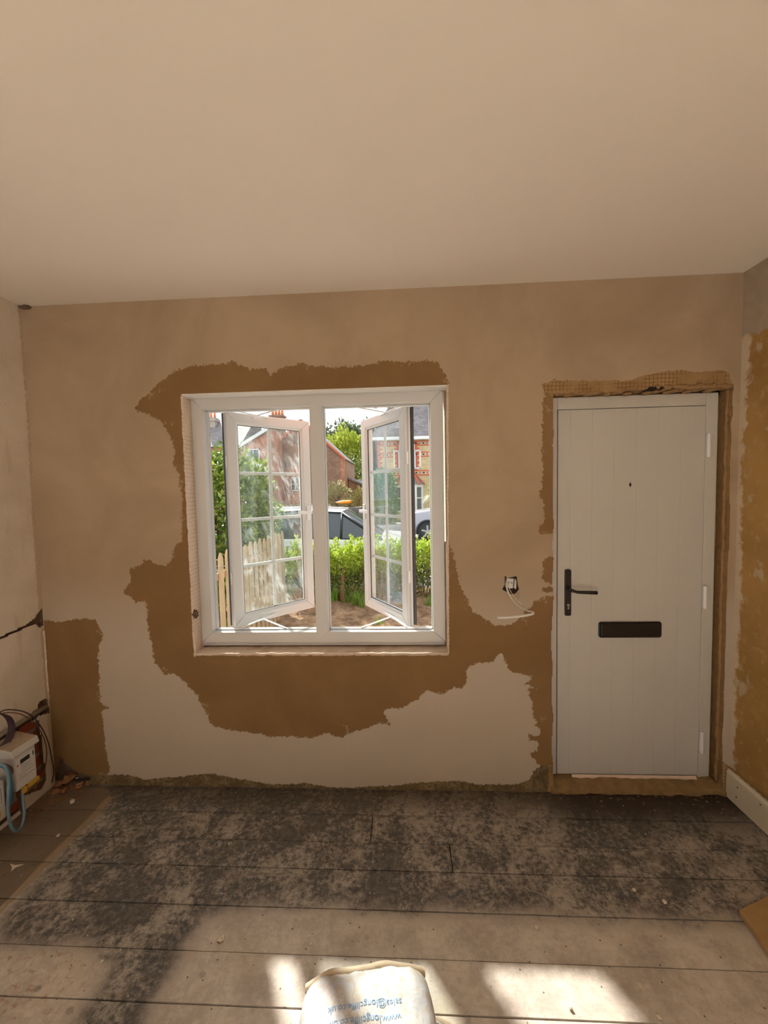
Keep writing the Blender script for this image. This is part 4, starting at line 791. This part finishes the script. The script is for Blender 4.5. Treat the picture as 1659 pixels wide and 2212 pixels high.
# ---------------------------------------------------------------- cars
M_tyre=simple('tyre_rubber',(.025,.025,.027),.8); M_rim=simple('alloy_rim',(.40,.41,.43),.35,.1,20,.1,.6); M_cg=NT('car_glass'); M_cg=M_cg.bsdf((.05,.07,.08),.05,Specular_IOR_Level=.8)
def paint(name,c): 
    N=NT(name); return N.bsdf(c,.25,Coat_Weight=.6,Coat_Roughness=.05)
M_pw=paint('white_car_paint',(.80,.81,.84)); M_pg=paint('silver_grey_car_paint',(.36,.37,.40)); M_bt=simple('black_trim',(.03,.03,.033),.45); M_lamp=NT('clear_lamp').bsdf((.7,.73,.76),.1,Specular_IOR_Level=1.0)
def car(name,label,cat,fx,yc,zs,ks,st,paintm,hw,wheels,wr,roofm=None,glass_side=(2,6),pillars=()):
    """st: rows (x from nose, half width, sill z, belt z, roof half width, roof z); the nose points to +X when ks=-1"""
    e=empty(name,(fx+ks*2.1,yc,zs),label,cat)
    rings=[]
    for (x,w,s_,b,rw,rz) in st:
        mid=(s_+b)/2
        half=[(0,s_-.02),(w*.85,s_-.02),(w*.97,s_+.05),(w,mid),(w*.985,b-.06),(w*.93,b),(rw,rz-.035 if rw<w*.9 else rz-.01),(rw*.86,rz),(0,rz+.015 if rw<w*.9 else rz+.01)]
        ring=[(fx+ks*x,yc-a,zs+z) for a,z in half]+[(fx+ks*x,yc+a,zs+z) for a,z in half[-2:0:-1]]
        rings.append(ring)
    body=MB();gl=MB();n=len(rings[0]); V=[v for r in rings for v in r]
    bf=[];gf=[];rf=[]
    for i in range(len(rings)-1):
        for k in range(n):
            k2=(k+1)%n; f=(i*n+k,i*n+k2,(i+1)*n+k2,(i+1)*n+k); kk=k if k<8 else n-1-k
            side=(kk==5); top=kk in(6,7)
            if side and glass_side[0]<=i<glass_side[1]: (gf if i not in pillars else bf).append(f)
            elif top and (i==glass_side[0]-0 or i==glass_side[1]): gf.append(f)
            elif top and glass_side[0]<i<glass_side[1]: rf.append(f)
            else: bf.append(f)
    bf+=[tuple(range(n)),tuple(range(len(V)-n,len(V)))]
    def mk(nm,fs,mt,sub=0):
        me=bpy.data.meshes.new(nm); me.from_pydata(V,[],fs); me.materials.append(mt); bm=bmesh.new(); bm.from_mesh(me); bmesh.ops.delete(bm,geom=[v for v in bm.verts if not v.link_faces],context='VERTS'); bmesh.ops.recalc_face_normals(bm,faces=bm.faces); bm.to_mesh(me); bm.free()
        me.polygons.foreach_set('use_smooth',[True]*len(me.polygons)); o=bpy.data.objects.new(nm,me); col.objects.link(o); o.parent=e; o.matrix_parent_inverse=wmat(e).inverted(); return o
    mk('body',bf,paintm); mk('windows',gf,M_cg); mk('roof',rf,roofm or paintm)
    # pillars and window surround
    pm=MB()
    for i in range(glass_side[0],glass_side[1]+1):
        for k in (5,n-1-5+0):
            p,q=rings[i][5 if k==5 else n-5],rings[i][6 if k==5 else n-6]; pm.cyl(p,q,.028,n=6)
    for s_ in (5,n-5): pm.tube([rings[i][s_] for i in range(glass_side[0],glass_side[1]+2)],.016,6)
    for s_ in (6,n-6): pm.tube([rings[i][s_] for i in range(glass_side[0]+1,glass_side[1]+1)],.020,6)
    pm.tube([rings[glass_side[0]][5],rings[glass_side[0]+1][6]],.034,6); pm.tube([rings[glass_side[0]][n-5],rings[glass_side[0]+1][n-6]],.034,6)
    pm.build('window_pillars',M_bt,e,True)
    rr_=MB()
    for s_ in (6,n-6): rr_.tube([(rings[i][s_][0],rings[i][s_][1]*1+(.05 if s_==6 else -.05),rings[i][s_][2]+.06) for i in range(glass_side[0]+1,glass_side[1]+1)],.013,6)
    rr_.build('roof_rail',M_pw if roofm is None else M_bt,e,True)
    for wx in wheels:
        for sy in (-1,1):
            c=(fx+ks*wx,yc+sy*(hw-.09),zs+wr); w=MB(); yo=c[1]+sy*.105; yi=c[1]-sy*.10
            w.cyl((c[0],yi,c[2]),(c[0],yo,c[2]),wr,n=28); w.build('wheel',M_tyre,e,True,.025)
            wh=bpy.data.objects[-1] if False else None
            r_=MB(); r_.cyl((c[0],yo-sy*.01,c[2]),(c[0],yo+sy*.004,c[2]),wr*.66,n=24,mi=1)
            for k in range(5):
                a_=k*2*PI/5+.3; d_=Vector((math.cos(a_),0,math.sin(a_)));t_=Vector((-d_.z,0,d_.x))
                p=Vector((c[0],yo+sy*.012,c[2])); r_.add([tuple(p+t_*.035),tuple(p+d_*wr*.64+t_*.05),tuple(p+d_*wr*.64-t_*.02),tuple(p-t_*.035)]+[tuple(v+Vector((0,-sy*.02,0))) for v in (p+t_*.035,p+d_*wr*.64+t_*.05,p+d_*wr*.64-t_*.02,p-t_*.035)],[(0,1,2,3),(7,6,5,4),(0,4,5,1),(2,6,7,3),(1,5,6,2)])
            r_.cyl((c[0],yo,c[2]),(c[0],yo+sy*.02,c[2]),wr*.14,n=12)
            r_.build('wheel_rim',[M_rim,M_bt],e)
        for sy in (-1,1):
            ar=MB(); ar.tube([(fx+ks*wx+math.cos(t)*(wr+.05),yc+sy*(hw+.002),zs+wr+math.sin(t)*(wr+.05)) for t in np.linspace(-.2,PI+.2,16)],.035,6); ar.cyl((fx+ks*wx,yc+sy*(hw-.06),zs+wr),(fx+ks*wx,yc+sy*(hw+.006),zs+wr),wr+.04,n=28); ar.build('wheel_arch',M_bt,e,True)
    for sy in (-1,1):
        l=MB(); v_,f_=blob(1,2,.0,1,0,(.22,.07,.075),(fx+ks*.28,yc+sy*hw*.80,zs+st[1][3]-.10)); l.add(v_,f_); l.build('headlight',M_lamp,e,True)
        mI=MB(); v_,f_=blob(1,2,0,1,0,(.07,.11,.075),(fx+ks*(st[glass_side[0]][0]+.32),yc+sy*(hw+.10),zs+st[glass_side[0]][3]+.09)); mI.add(v_,f_); mI.build('wing_mirror',paintm,e,True)
    for i in (3,4):
        hd_=MB(); p=(fx+ks*(st[i+1][0]+.2),yc-hw-.012,zs+st[i][3]-.12); hd_.cyl((p[0]-.09,p[1],p[2]),(p[0]+.09,p[1],p[2]),.013,n=6); hd_.build('door_handle',paintm,e)
    return e
stA=[(0,.62,.26,.62,.56,.66),(.10,.80,.20,.78,.72,.82),(.62,.87,.20,.94,.78,1.0),(1.50,.88,.20,.98,.58,1.56),(2.4,.88,.20,1.0,.60,1.62),(3.5,.87,.22,1.02,.59,1.60),(4.15,.85,.24,1.04,.55,1.50),(4.45,.80,.26,1.02,.66,1.06),(4.52,.74,.30,.80,.64,.84)]
car('white_car','white car with pale roof and dark windows parked right behind the hedge','car',.16,7.0,GZ,-1,stA,M_pw,.88,(.82,3.6),.33,glass_side=(2,6))
stB=[(0,.75,.34,.90,.70,.96),(.10,.93,.28,1.04,.84,1.10),(1.15,.98,.28,1.16,.88,1.24),(1.85,.98,.28,1.20,.72,1.74),(2.8,.98,.28,1.22,.74,1.80),(3.8,.97,.28,1.22,.73,1.78),(4.5,.95,.30,1.20,.70,1.66),(4.75,.90,.34,1.14,.76,1.18),(4.8,.86,.36,.9,.74,.94)]
car('grey_suv','silver grey four wheel drive parked across the road at the right','car',0.10,13.9,GZ,1,stB,M_pg,.98,(.86,3.9),.38,glass_side=(2,6))
# ---------------------------------------------------------------- far garden wall and shrubs
M_stone=brick('rubble_garden_wall',(.20,.17,.15),(.32,.28,.24),(.15,.13,.12),1,.26,.12,.012,.4)
mb=MB(); mb.box(-9,-1.0,21,21.4,GZ,.62); 
for i in range(60): v_,f_=blob(.16,1,.4,2,i,(1.1,1,.7),(-9+i*.135,21.2,.64)); mb.add(v_,f_)
tag(mb.build('stone_garden_wall',M_stone),'low dark stone garden wall across the road','garden wall')
bush('roadside_plants','low green plants at the foot of the stone wall','plants',(-3.2,20.0,-.15),(.9,.28,.26),900,.09,[(.14,.24,.05),(.30,.42,.08)],31,False)
bush('wall_top_creeper','dry grey green creeper along the top of the stone wall','creeper',(-5.9,21.3,.70),(1.6,.3,.16),1800,.07,[(.30,.27,.20),(.42,.40,.28),(.20,.22,.12)],32,False)
bush('blossom_shrub','pale flowering shrub in front of the brown brick gable','shrub',(-4.6,25,1.2),(1.0,.8,1.15),1600,.10,[(.50,.46,.22),(.60,.55,.36),(.34,.36,.10),(.45,.26,.18)],33,shell=.35)
bush('blossom_shrub','small sparse shrub before the low brick extension','shrub',(-3.3,27,1.0),(.5,.5,.9),600,.10,[(.50,.42,.20),(.42,.45,.12),(.62,.50,.30)],34,shell=.3)
mb=MB(); P=[]; L=at(724,1085,1,21.2); R_=at(759,1085,1,21.2); w=R_.x-L.x
nn=14;V=[];F=[]
for i in range(nn+1):
    t=i/nn; r=.115*min(1,(t*2.2)**.7)*(1 if t<.93 else .9); 
    for k in range(10): a_=2*PI*k/10; V.append((L.x+w*t,21.2+.5*r/.12*math.cos(a_)*.6,L.z+.03*(t-.5)+r*math.sin(a_)))
for i in range(nn):
    for k in range(10): F.append((i*10+k,i*10+(k+1)%10,i*10+10+(k+1)%10,i*10+10+k))
F+=[tuple(range(9,-1,-1)),tuple(range(nn*10,nn*10+10))]
mb.add(V,F)
tag(mb.build('orange_cover',NT('bright_orange').bsdf((.95,.32,.02),.5),None,True,),'long bright orange rounded object resting on top of the far stone wall','cover')
# ---------------------------------------------------------------- houses
M_slate=brick('slate_roof',(.22,.195,.195),(.33,.295,.29),(.13,.12,.12),1,.26,.13,.012,.3,.6,'roof')
M_brb=brick('brown_brick',(.30,.15,.09),(.40,.22,.14),(.36,.29,.23),1,dirt=.25); M_redb=brick('red_brick',(.58,.17,.09),(.66,.24,.13),(.55,.45,.36),1); M_yb=brick('yellow_stock_brick',(.66,.47,.20),(.78,.60,.30),(.62,.55,.42),1,dirt=.15)
M_red=simple('red_brick_dressing',(.62,.15,.07),.8,.15,3); M_crm=simple('cream_brick',(.70,.60,.40),.8,.1,3); M_wht=simple('white_house_paint',(.82,.82,.80),.5,.03); M_pot=simple('orange_chimney_pot',(.66,.24,.10),.8,.15,4); M_wing=NT('house_window_glass').bsdf((.10,.12,.13),.08,Specular_IOR_Level=.9)
M_mort=simple('chimney_render',(.42,.36,.30),.9,.2,3)
# brown gable house
YG=30.0; pk=at(650,907,1,YG); re=at(743,990,1,YG); le=Vector((2*pk.x-re.x,YG,re.z))
br=empty('brown_brick_house',(pk.x,YG+4,GZ),'brown brick house with pointed gable facing the road','house')
mb=MB(); mb.prism([(le.x,GZ),(re.x,GZ),(re.x,re.z),(pk.x,pk.z),(le.x,le.z)],YG,YG+7); mb.build('gable_wall',M_brb,br)
def slope(mb,a,b,t,y0,y1,ov=.25):
    d=(b-a).normalized(); a2=a-d*ov; nrm=Vector((-d.z,0,d.x)) if d.x>0 else Vector((d.z,0,-d.x))
    P=[a2,b,b+nrm*t,a2+nrm*t]; mb.prism([(p.x,p.z) for p in P],y0,y1)
mb=MB(); slope(mb,Vector((re.x,0,re.z)),Vector((pk.x,0,pk.z)),.05,YG-.12,YG+7.2,.12); slope(mb,Vector((le.x,0,le.z)),Vector((pk.x,0,pk.z)),.05,YG-.12,YG+7.2,.12); mb.build('roof',M_slate,br)
mb=MB(); slope(mb,Vector((re.x,0,re.z-.1)),Vector((pk.x,0,pk.z-.1)),.16,YG-.17,YG-.12,.12); slope(mb,Vector((le.x,0,le.z-.1)),Vector((pk.x,0,pk.z-.1)),.16,YG-.17,YG-.12,.12); mb.build('red_verge',M_red,br)
MB().box(re.x-.28,re.x+.01,YG-.03,YG+.2,GZ,re.z).build('red_quoin',M_redb,br)
def hwin(par,cx,cz,w,h,y,bars=(1,1),arch=True):
    f=MB(); f.box(cx-w/2,cx-w/2+.07,y-.05,y+.06,cz-h/2,cz+h/2); f.box(cx+w/2-.07,cx+w/2,y-.05,y+.06,cz-h/2,cz+h/2); f.box(cx-w/2,cx+w/2,y-.05,y+.06,cz-h/2,cz-h/2+.09); f.box(cx-w/2,cx+w/2,y-.05,y+.06,cz+h/2-.07,cz+h/2)
    for i in range(bars[0]): x=cx-w/2+w*(i+1)/(bars[0]+1); f.box(x-.025,x+.025,y-.04,y+.03,cz-h/2,cz+h/2)
    for i in range(bars[1]): z=cz-h/2+h*(i+1)/(bars[1]+1); f.box(cx-w/2,cx+w/2,y-.04,y+.03,z-.03,z+.03)
    fo_=f.build('window',M_wht,par); MB().box(cx-w/2+.02,cx+w/2-.02,y-.015,y+.0,cz-h/2+.02,cz+h/2-.02).build('pane',M_wing,fo_); return fo_
q=at(638,1046,1,YG-.02); hwin(br,q.x,q.z,.75,1.15,YG-.06)
MB().prism([(q.x-.55,q.z+.62),(q.x+.55,q.z+.62),(q.x+.45,q.z+.85),(q.x,q.z+.93),(q.x-.45,q.z+.85)],YG-.03,YG+.1).build('window_arch',M_redb,br)
q=at(590,1040,1,YG-.02); hwin(br,q.x,q.z,.75,1.6,YG-.06)
q=at(585,968,1,YG-.02); hwin(br,q.x,q.z,.7,1.2,YG-.06)
q0=at(540,1012,1,YG); q1=at(655,1085,1,YG); MB().box(q0.x,q1.x,YG-.025,YG+.1,GZ,q0.z).build('red_lower_wall',M_redb,br)
mb=MB(); q=at(599,900,1,34); ck=at(599,898,1,34); mb.box(q.x-.62,q.x+.62,33.7,34.5,4,ck.z-.05); mb.box(q.x-.70,q.x+.70,33.6,34.6,ck.z-.15,ck.z); mb.build('chimney_stack',M_brb,br)
mb=MB()
for k in range(4): x=q.x-.45+k*.3; mb.cyl((x,34.1,ck.z),(x,34.1,ck.z+.58),.13,.11,12)
mb.build('chimney_pots',M_pot,br,True)
# low extension and lean-to
ex=empty('brick_outbuilding',(0,YG+3,GZ),'low brown brick outbuilding with sloping slate roof beside the gable','outbuilding')
a=at(742,1036,1,YG+2); b=at(784,1049,1,YG+2); xr=b.x+3; a.x=re.x+.06
mb=MB(); mb.prism([(re.x+.04,GZ),(xr,GZ),(xr,b.z-.9),(b.x,b.z),(a.x,a.z),(re.x+.04,a.z)],YG+2,YG+7); mb.build('wall',M_brb,ex)
mb=MB(); mb.prism([(re.x+.04,a.z),(a.x,a.z),(b.x,b.z),(xr+.3,b.z-1.0),(xr+.3,b.z-.85),(b.x,b.z+.16),(a.x,a.z+.16),(re.x+.04,a.z+.16)],YG+1.8,YG+7.1); mb.build('roof',M_slate,ex)
hwin(ex,at(728,1082,1,YG+1.9).x,1.0,.1,1.6,YG+1.9,(0,0))
g2=empty('slate_roofed_outhouse',(0,YG+8,GZ),'grey slate roof showing behind the low brick outbuilding','house')
a=at(757,1035,1,YG+8); mb=MB(); mb.box(a.x-1,a.x+5,YG+8,YG+12,GZ,a.z-1.1); mb.build('wall',M_brb,g2)
mb=MB(); mb.prism([(YG+7.8,a.z-1.2),(YG+10,a.z),(YG+12.2,a.z-1.2)],a.x-1.2,a.x+5.2,0); mb.build('roof',M_slate,g2)
# left distant house with chimney
lh=empty('slate_roofed_house',(-17,38,GZ),'distant house with grey slate roof and tall chimney at the left window edge','house')
Y=34.; a=at(478,912,1,Y); b=at(440,975,1,Y)
mb=MB(); mb.prism([(Y-4,b.z-.1),(Y,a.z+.4),(Y+4,b.z-.1)],a.x-9.5,a.x+3.4,0); mb.build('roof',M_slate,lh)
mb=MB(); mb.box(a.x-9.2,a.x+3.2,Y-3.7,Y+3.7,GZ,b.z); mb.build('wall',M_redb,lh)
c0=at(462,945,1,Y-1); c1=at(462,903,1,Y-1); mb=MB(); mb.box(c0.x-.34,c0.x+.34,Y-1.4,Y-.6,c0.z-1,c1.z); mb.box(c0.x-.42,c0.x+.42,Y-1.5,Y-.5,c1.z-.35,c1.z-.1); mb.build('chimney_stack',M_mort,lh)
mb=MB()
for k in (-1,1): mb.cyl((c0.x+k*.17,Y-1,c1.z),(c0.x+k*.17,Y-1,c1.z+.55),.11,.09,12)
mb.build('chimney_pots',M_pot,lh,True)
# middle left gable house with white bargeboards, through the smeared pane
gh=empty('white_barge_house',(-14,29,GZ),'red brick house with white bargeboards seen through the smeared left pane','house')
Y=27.; p=at(585,926,1,Y); l=at(505,975,1,Y); r_=Vector((2*p.x-l.x,Y,l.z)); r_.x=p.x+1.2; 
mb=MB(); mb.prism([(l.x,GZ),(p.x+.0,GZ),(p.x,p.z),(l.x,l.z)],Y,Y+2.6); mb.build('wall',M_redb,gh)
mb=MB(); slope(mb,Vector((l.x,0,l.z)),Vector((p.x,0,p.z)),.15,Y-.3,Y+2.7,.4); mb.build('roof',M_slate,gh)
mb=MB(); slope(mb,Vector((l.x,0,l.z-.1)),Vector((p.x,0,p.z-.1)),.24,Y-.36,Y-.30,.4); mb.build('bargeboard',M_wht,gh)
hwin(gh,at(548,990,1,Y).x,at(548,990,1,Y).z,1.0,1.4,Y-.05); hwin(gh,at(562,1050,1,Y).x,at(562,1050,1,Y).z,1.0,1.5,Y-.05)
# yellow brick house
Y=23.5; yh=empty('yellow_brick_house',(2,Y+4,GZ),'yellow brick house with red banding, slate roof and white bay window','house')
L=at(815,960,1,Y); ev=at(870,945,1,Y).z; XLy=L.x; XRy=7.0
MB().box(XLy,XRy,Y,Y+8,GZ,ev).build('wall',M_yb,yh)
mb=MB(); o_=.45
rx0,rx1,ry0,ry1=XLy-o_,XRy+o_,Y-o_,Y+8+o_; rz=ev+4.6
mb.add([(rx0,ry0,ev-.05),(rx1,ry0,ev-.05),(rx1,ry1,ev-.05),(rx0,ry1,ev-.05),(rx0+2.2,Y+4,rz),(rx1-2.2,Y+4,rz)],[(0,1,5,4),(1,2,5),(2,3,4,5),(3,0,4),(0,3,2,1)]); mb.build('roof',M_slate,yh)
MB().box(rx0-.02,rx1,ry0-.14,ry0+.02,ev-.22,ev-.02).build('gutter',M_wht,yh,bevel=.03)
def bandm(z,x0,x1,par,h=.075):
    mb=MB(); mb.box(x0,x1,Y-.03,Y+.05,z+.09,z+.09+h); mb.box(x0,x1,Y-.03,Y+.05,z-.09-h,z-.09); mb.box(x0,x1,Y-.012,Y+.05,z-.09,z+.09,1)
    x=x0+.05;i=0
    while x<x1-.15: mb.box(x,x+.14,Y-.026,Y+.05,z-.045,z+.045,0 if i%2 else 2); x+=.24;i+=1
    mb.build('brick_band',[M_red,M_crm,M_bt],par)
uw0,uw1=at(862,985,1,Y).x,at(896,985,1,Y).x; uz1,uz0=at(880,957,1,Y).z,at(880,1014,1,Y).z
for py in (957,981,1021): bandm(at(915,py,1,Y).z,XLy+.02,XRy,yh)
def quoin(x,z0,z1,sg):
    mb=MB(); z=z0;i=0
    while z<z1: w=.30 if i%2 else .17; mb.box(min(x,x+sg*w),max(x,x+sg*w),Y-.022,Y+.05,z,min(z+.15,z1)); z+=.15;i+=1
    mb.build('red_quoin',M_red,yh)
quoin(uw1,uz0-.1,uz1+.1,1); quoin(uw0,uz0-.1,uz1+.1,-1); quoin(XLy,GZ,ev-.2,1)
hwin(yh,(uw0+uw1)/2,(uz0+uz1)/2,uw1-uw0,uz1-uz0,Y-.06,(1,0))
for k,(xh,sg) in enumerate(((uw0+.02,-1),(uw1-.02,1))):   # opened casements
    mb=MB(); p=Vector((xh,Y-.08,0)); d=Vector((sg*.35,-.6,0)); n_=Vector((d.y,-d.x,0)).normalized()*.03
    def pt_(t,z,s_): w_=p+d*t+n_*s_; return (w_.x,w_.y,z)
    for t0,t1,z0,z1 in ((0,1,uz0,uz0+.1),(0,1,uz1-.6,uz1-.5),(0,.12,uz0,uz1-.5),(.88,1,uz0,uz1-.5)):
        mb.add([pt_(t0,z0,-1),pt_(t1,z0,-1),pt_(t1,z1,-1),pt_(t0,z1,-1),pt_(t0,z0,1),pt_(t1,z0,1),pt_(t1,z1,1),pt_(t0,z1,1)],[(0,1,2,3),(7,6,5,4),(0,4,5,1),(1,5,6,2),(2,6,7,3),(3,7,4,0)])
    mb.build('opened_casement',M_wht,yh)
# bay window with hipped roof
b0=at(853,1048,1,Y-.9).x; b1=at(913,1048,1,Y-.9).x; bz=at(880,1046,1,Y-.9).z; ba=at(884,1018,1,Y).z
bay=MB(); ya=Y-.9
bay.prism([(b0+.45,ya),(b1-.45,ya),(b1,Y),(b0,Y)],GZ,.25,2); bay.build('bay_base',M_yb,yh)
bay=MB()
pts=[(b0,Y),(b0+.45,ya),(b1-.45,ya),(b1,Y)]
def post(x,y,w=.07): bay.box(x-w,x+w,y-w,y+w,.25,bz)
for x,y in pts: post(x,y)
post((b0+b1)/2,ya,.05)
for (xa,y_a),(xb,y_b) in zip(pts[:-1],pts[1:]):
    for z0,z1,w in ((.25,.35,.07),(bz-.2,bz,.08),((.25+bz)/2-.03,(.25+bz)/2+.03,.04)):
        d=Vector((xb-xa,y_b-y_a,0)).normalized(); n_=Vector((d.y,-d.x,0))*w
        bay.add([(xa+n_.x,y_a+n_.y,z0),(xb+n_.x,y_b+n_.y,z0),(xb+n_.x,y_b+n_.y,z1),(xa+n_.x,y_a+n_.y,z1),(xa-n_.x,y_a-n_.y,z0),(xb-n_.x,y_b-n_.y,z0),(xb-n_.x,y_b-n_.y,z1),(xa-n_.x,y_a-n_.y,z1)],[(0,1,2,3),(7,6,5,4),(0,4,5,1),(1,5,6,2),(2,6,7,3),(3,7,4,0)])
bw=bay.build('bay_window',M_wht,yh)
g_=MB(); g_.prism([(b0+.46,ya+.02),(b1-.46,ya+.02),(b1-.02,Y),(b0+.02,Y)],.3,bz-.05,2); g_.build('pane',M_wing,bw)
sb_=MB()
for i in range(14): z=.42+i*.11; sb_.box((b0+b1)/2+.08,b1-.5,ya-.012,ya+.015,z,z+.05)
sb_.build('blind',M_wht,bw)
mb=MB(); e_=.18; mb.add([(b0+.4-e_,ya-e_,bz),(b1-.4+e_,ya-e_,bz),(b1+e_,Y,bz),(b0-e_,Y,bz),((b0+b1)/2-.25,Y,ba),((b0+b1)/2+.25,Y,ba)],[(0,1,5,4),(1,2,5),(3,0,4),(0,3,2,1),(2,3,4,5)]); mb.build('bay_roof',M_slate,yh)
mb=MB(); 
for p_,q_ in (((b0+.4-e_,ya-e_,bz),((b0+b1)/2-.25,Y,ba)),((b1-.4+e_,ya-e_,bz),((b0+b1)/2+.25,Y,ba)),((b0-e_,Y-.02,bz),((b0+b1)/2-.25,Y-.02,ba)),((b1+e_,Y-.02,bz),((b0+b1)/2+.25,Y-.02,ba))): mb.cyl(p_,q_,.06,n=8)
mb.build('red_ridge',M_red,yh)
# trees
bush('conifer_bush','dense rounded green evergreen in front of the yellow house','bush',(at(825,1050,1,20.2).x,20.2,1.15),(.98,.9,1.75),9000,.075,[(.05,.14,.03),(.12,.26,.05),(.20,.36,.07)],41)
bush('golden_tree','large yellow green tree beyond the brick outbuilding','tree',(at(758,1000,1,46).x,46,at(750,940,1,46).z-4.1),(4.4,3.0,4.3),11000,.26,[(.34,.42,.05),(.50,.56,.08),(.22,.30,.04),(.58,.62,.14)],42)
bush('dark_tree','dark green tree close against the left side of the yellow house','tree',(at(815,960,1,23.5).x-.68,25.5,4.1),(.45,.5,2.4),5000,.13,[(.03,.07,.03),(.07,.14,.05),(.12,.20,.07)],43)
for i,(px,py,r,rz,lb_) in enumerate([(706,950,2.6,6.0,'dark woodland tree on the skyline nearest the mullion'),(722,968,2.6,3.6,'dark woodland tree low on the skyline behind the gable slope'),(745,940,3.0,4.6,'tallest dark woodland tree, middle of the skyline group'),(772,950,3.0,5.4,'dark woodland tree on the skyline nearest the right casement'),(800,960,3.4,5.5,'dark woodland tree on the skyline behind the right casement glass')]):
    q=at(px,py,1,58+i); bush('woodland_tree',lb_,'tree',(at(px,py,1,54+7*i).x,54+7*i,at(px,py-28,1,54+7*i).z-rz),(r,2.4,rz),4200,.34,[(.06,.09,.05),(.12,.16,.08),(.18,.22,.11)],50+i,group=None,shell=.3)
for i,px in enumerate((600,655)):
    q=at(px,960,1,92); bush('woodland_tree',('dark distant tree behind the brown gable, left of its peak','dark distant tree behind the brown gable, right of its peak')[i],'tree',(q.x,92-8*i,q.z-5),(4.5,2.3,6.5),3500,.4,[(.06,.09,.05),(.12,.16,.08)],60+i)
# palm / cordyline by the bay
pa=at(936,1068,1,18); palm=empty('cordyline_palm',(pa.x,18,GZ),'spiky green cordyline palm in front of the bay window','palm')
mb=MB(); mb.tube([(pa.x,18,GZ),(pa.x,18,pa.z)],.08,8); mb.build('trunk',M_twig,palm,True)
mb=MB(); r_=np.random.RandomState(4)
for i in range(90):
    a_=r_.uniform(0,2*PI); el=r_.uniform(-.5,1.4); d=Vector((math.cos(a_)*math.cos(el),math.sin(a_)*math.cos(el),math.sin(el))); L=.75; s_=d.cross(Vector((0,0,1))).normalized()*.035; p=Vector((pa.x,18,pa.z))
    P=[p,p+d*L*.5,p+d*L+Vector((0,0,-.18))]; mb.add([tuple(P[0]-s_*.5),tuple(P[0]+s_*.5),tuple(P[1]-s_),tuple(P[1]+s_),tuple(P[2])],[(0,1,3,2),(2,3,4)])
mb.build('fronds',island('cordyline_frond',[(.30,.42,.10),(.46,.56,.20),(.62,.64,.34)],.4,.3),palm)
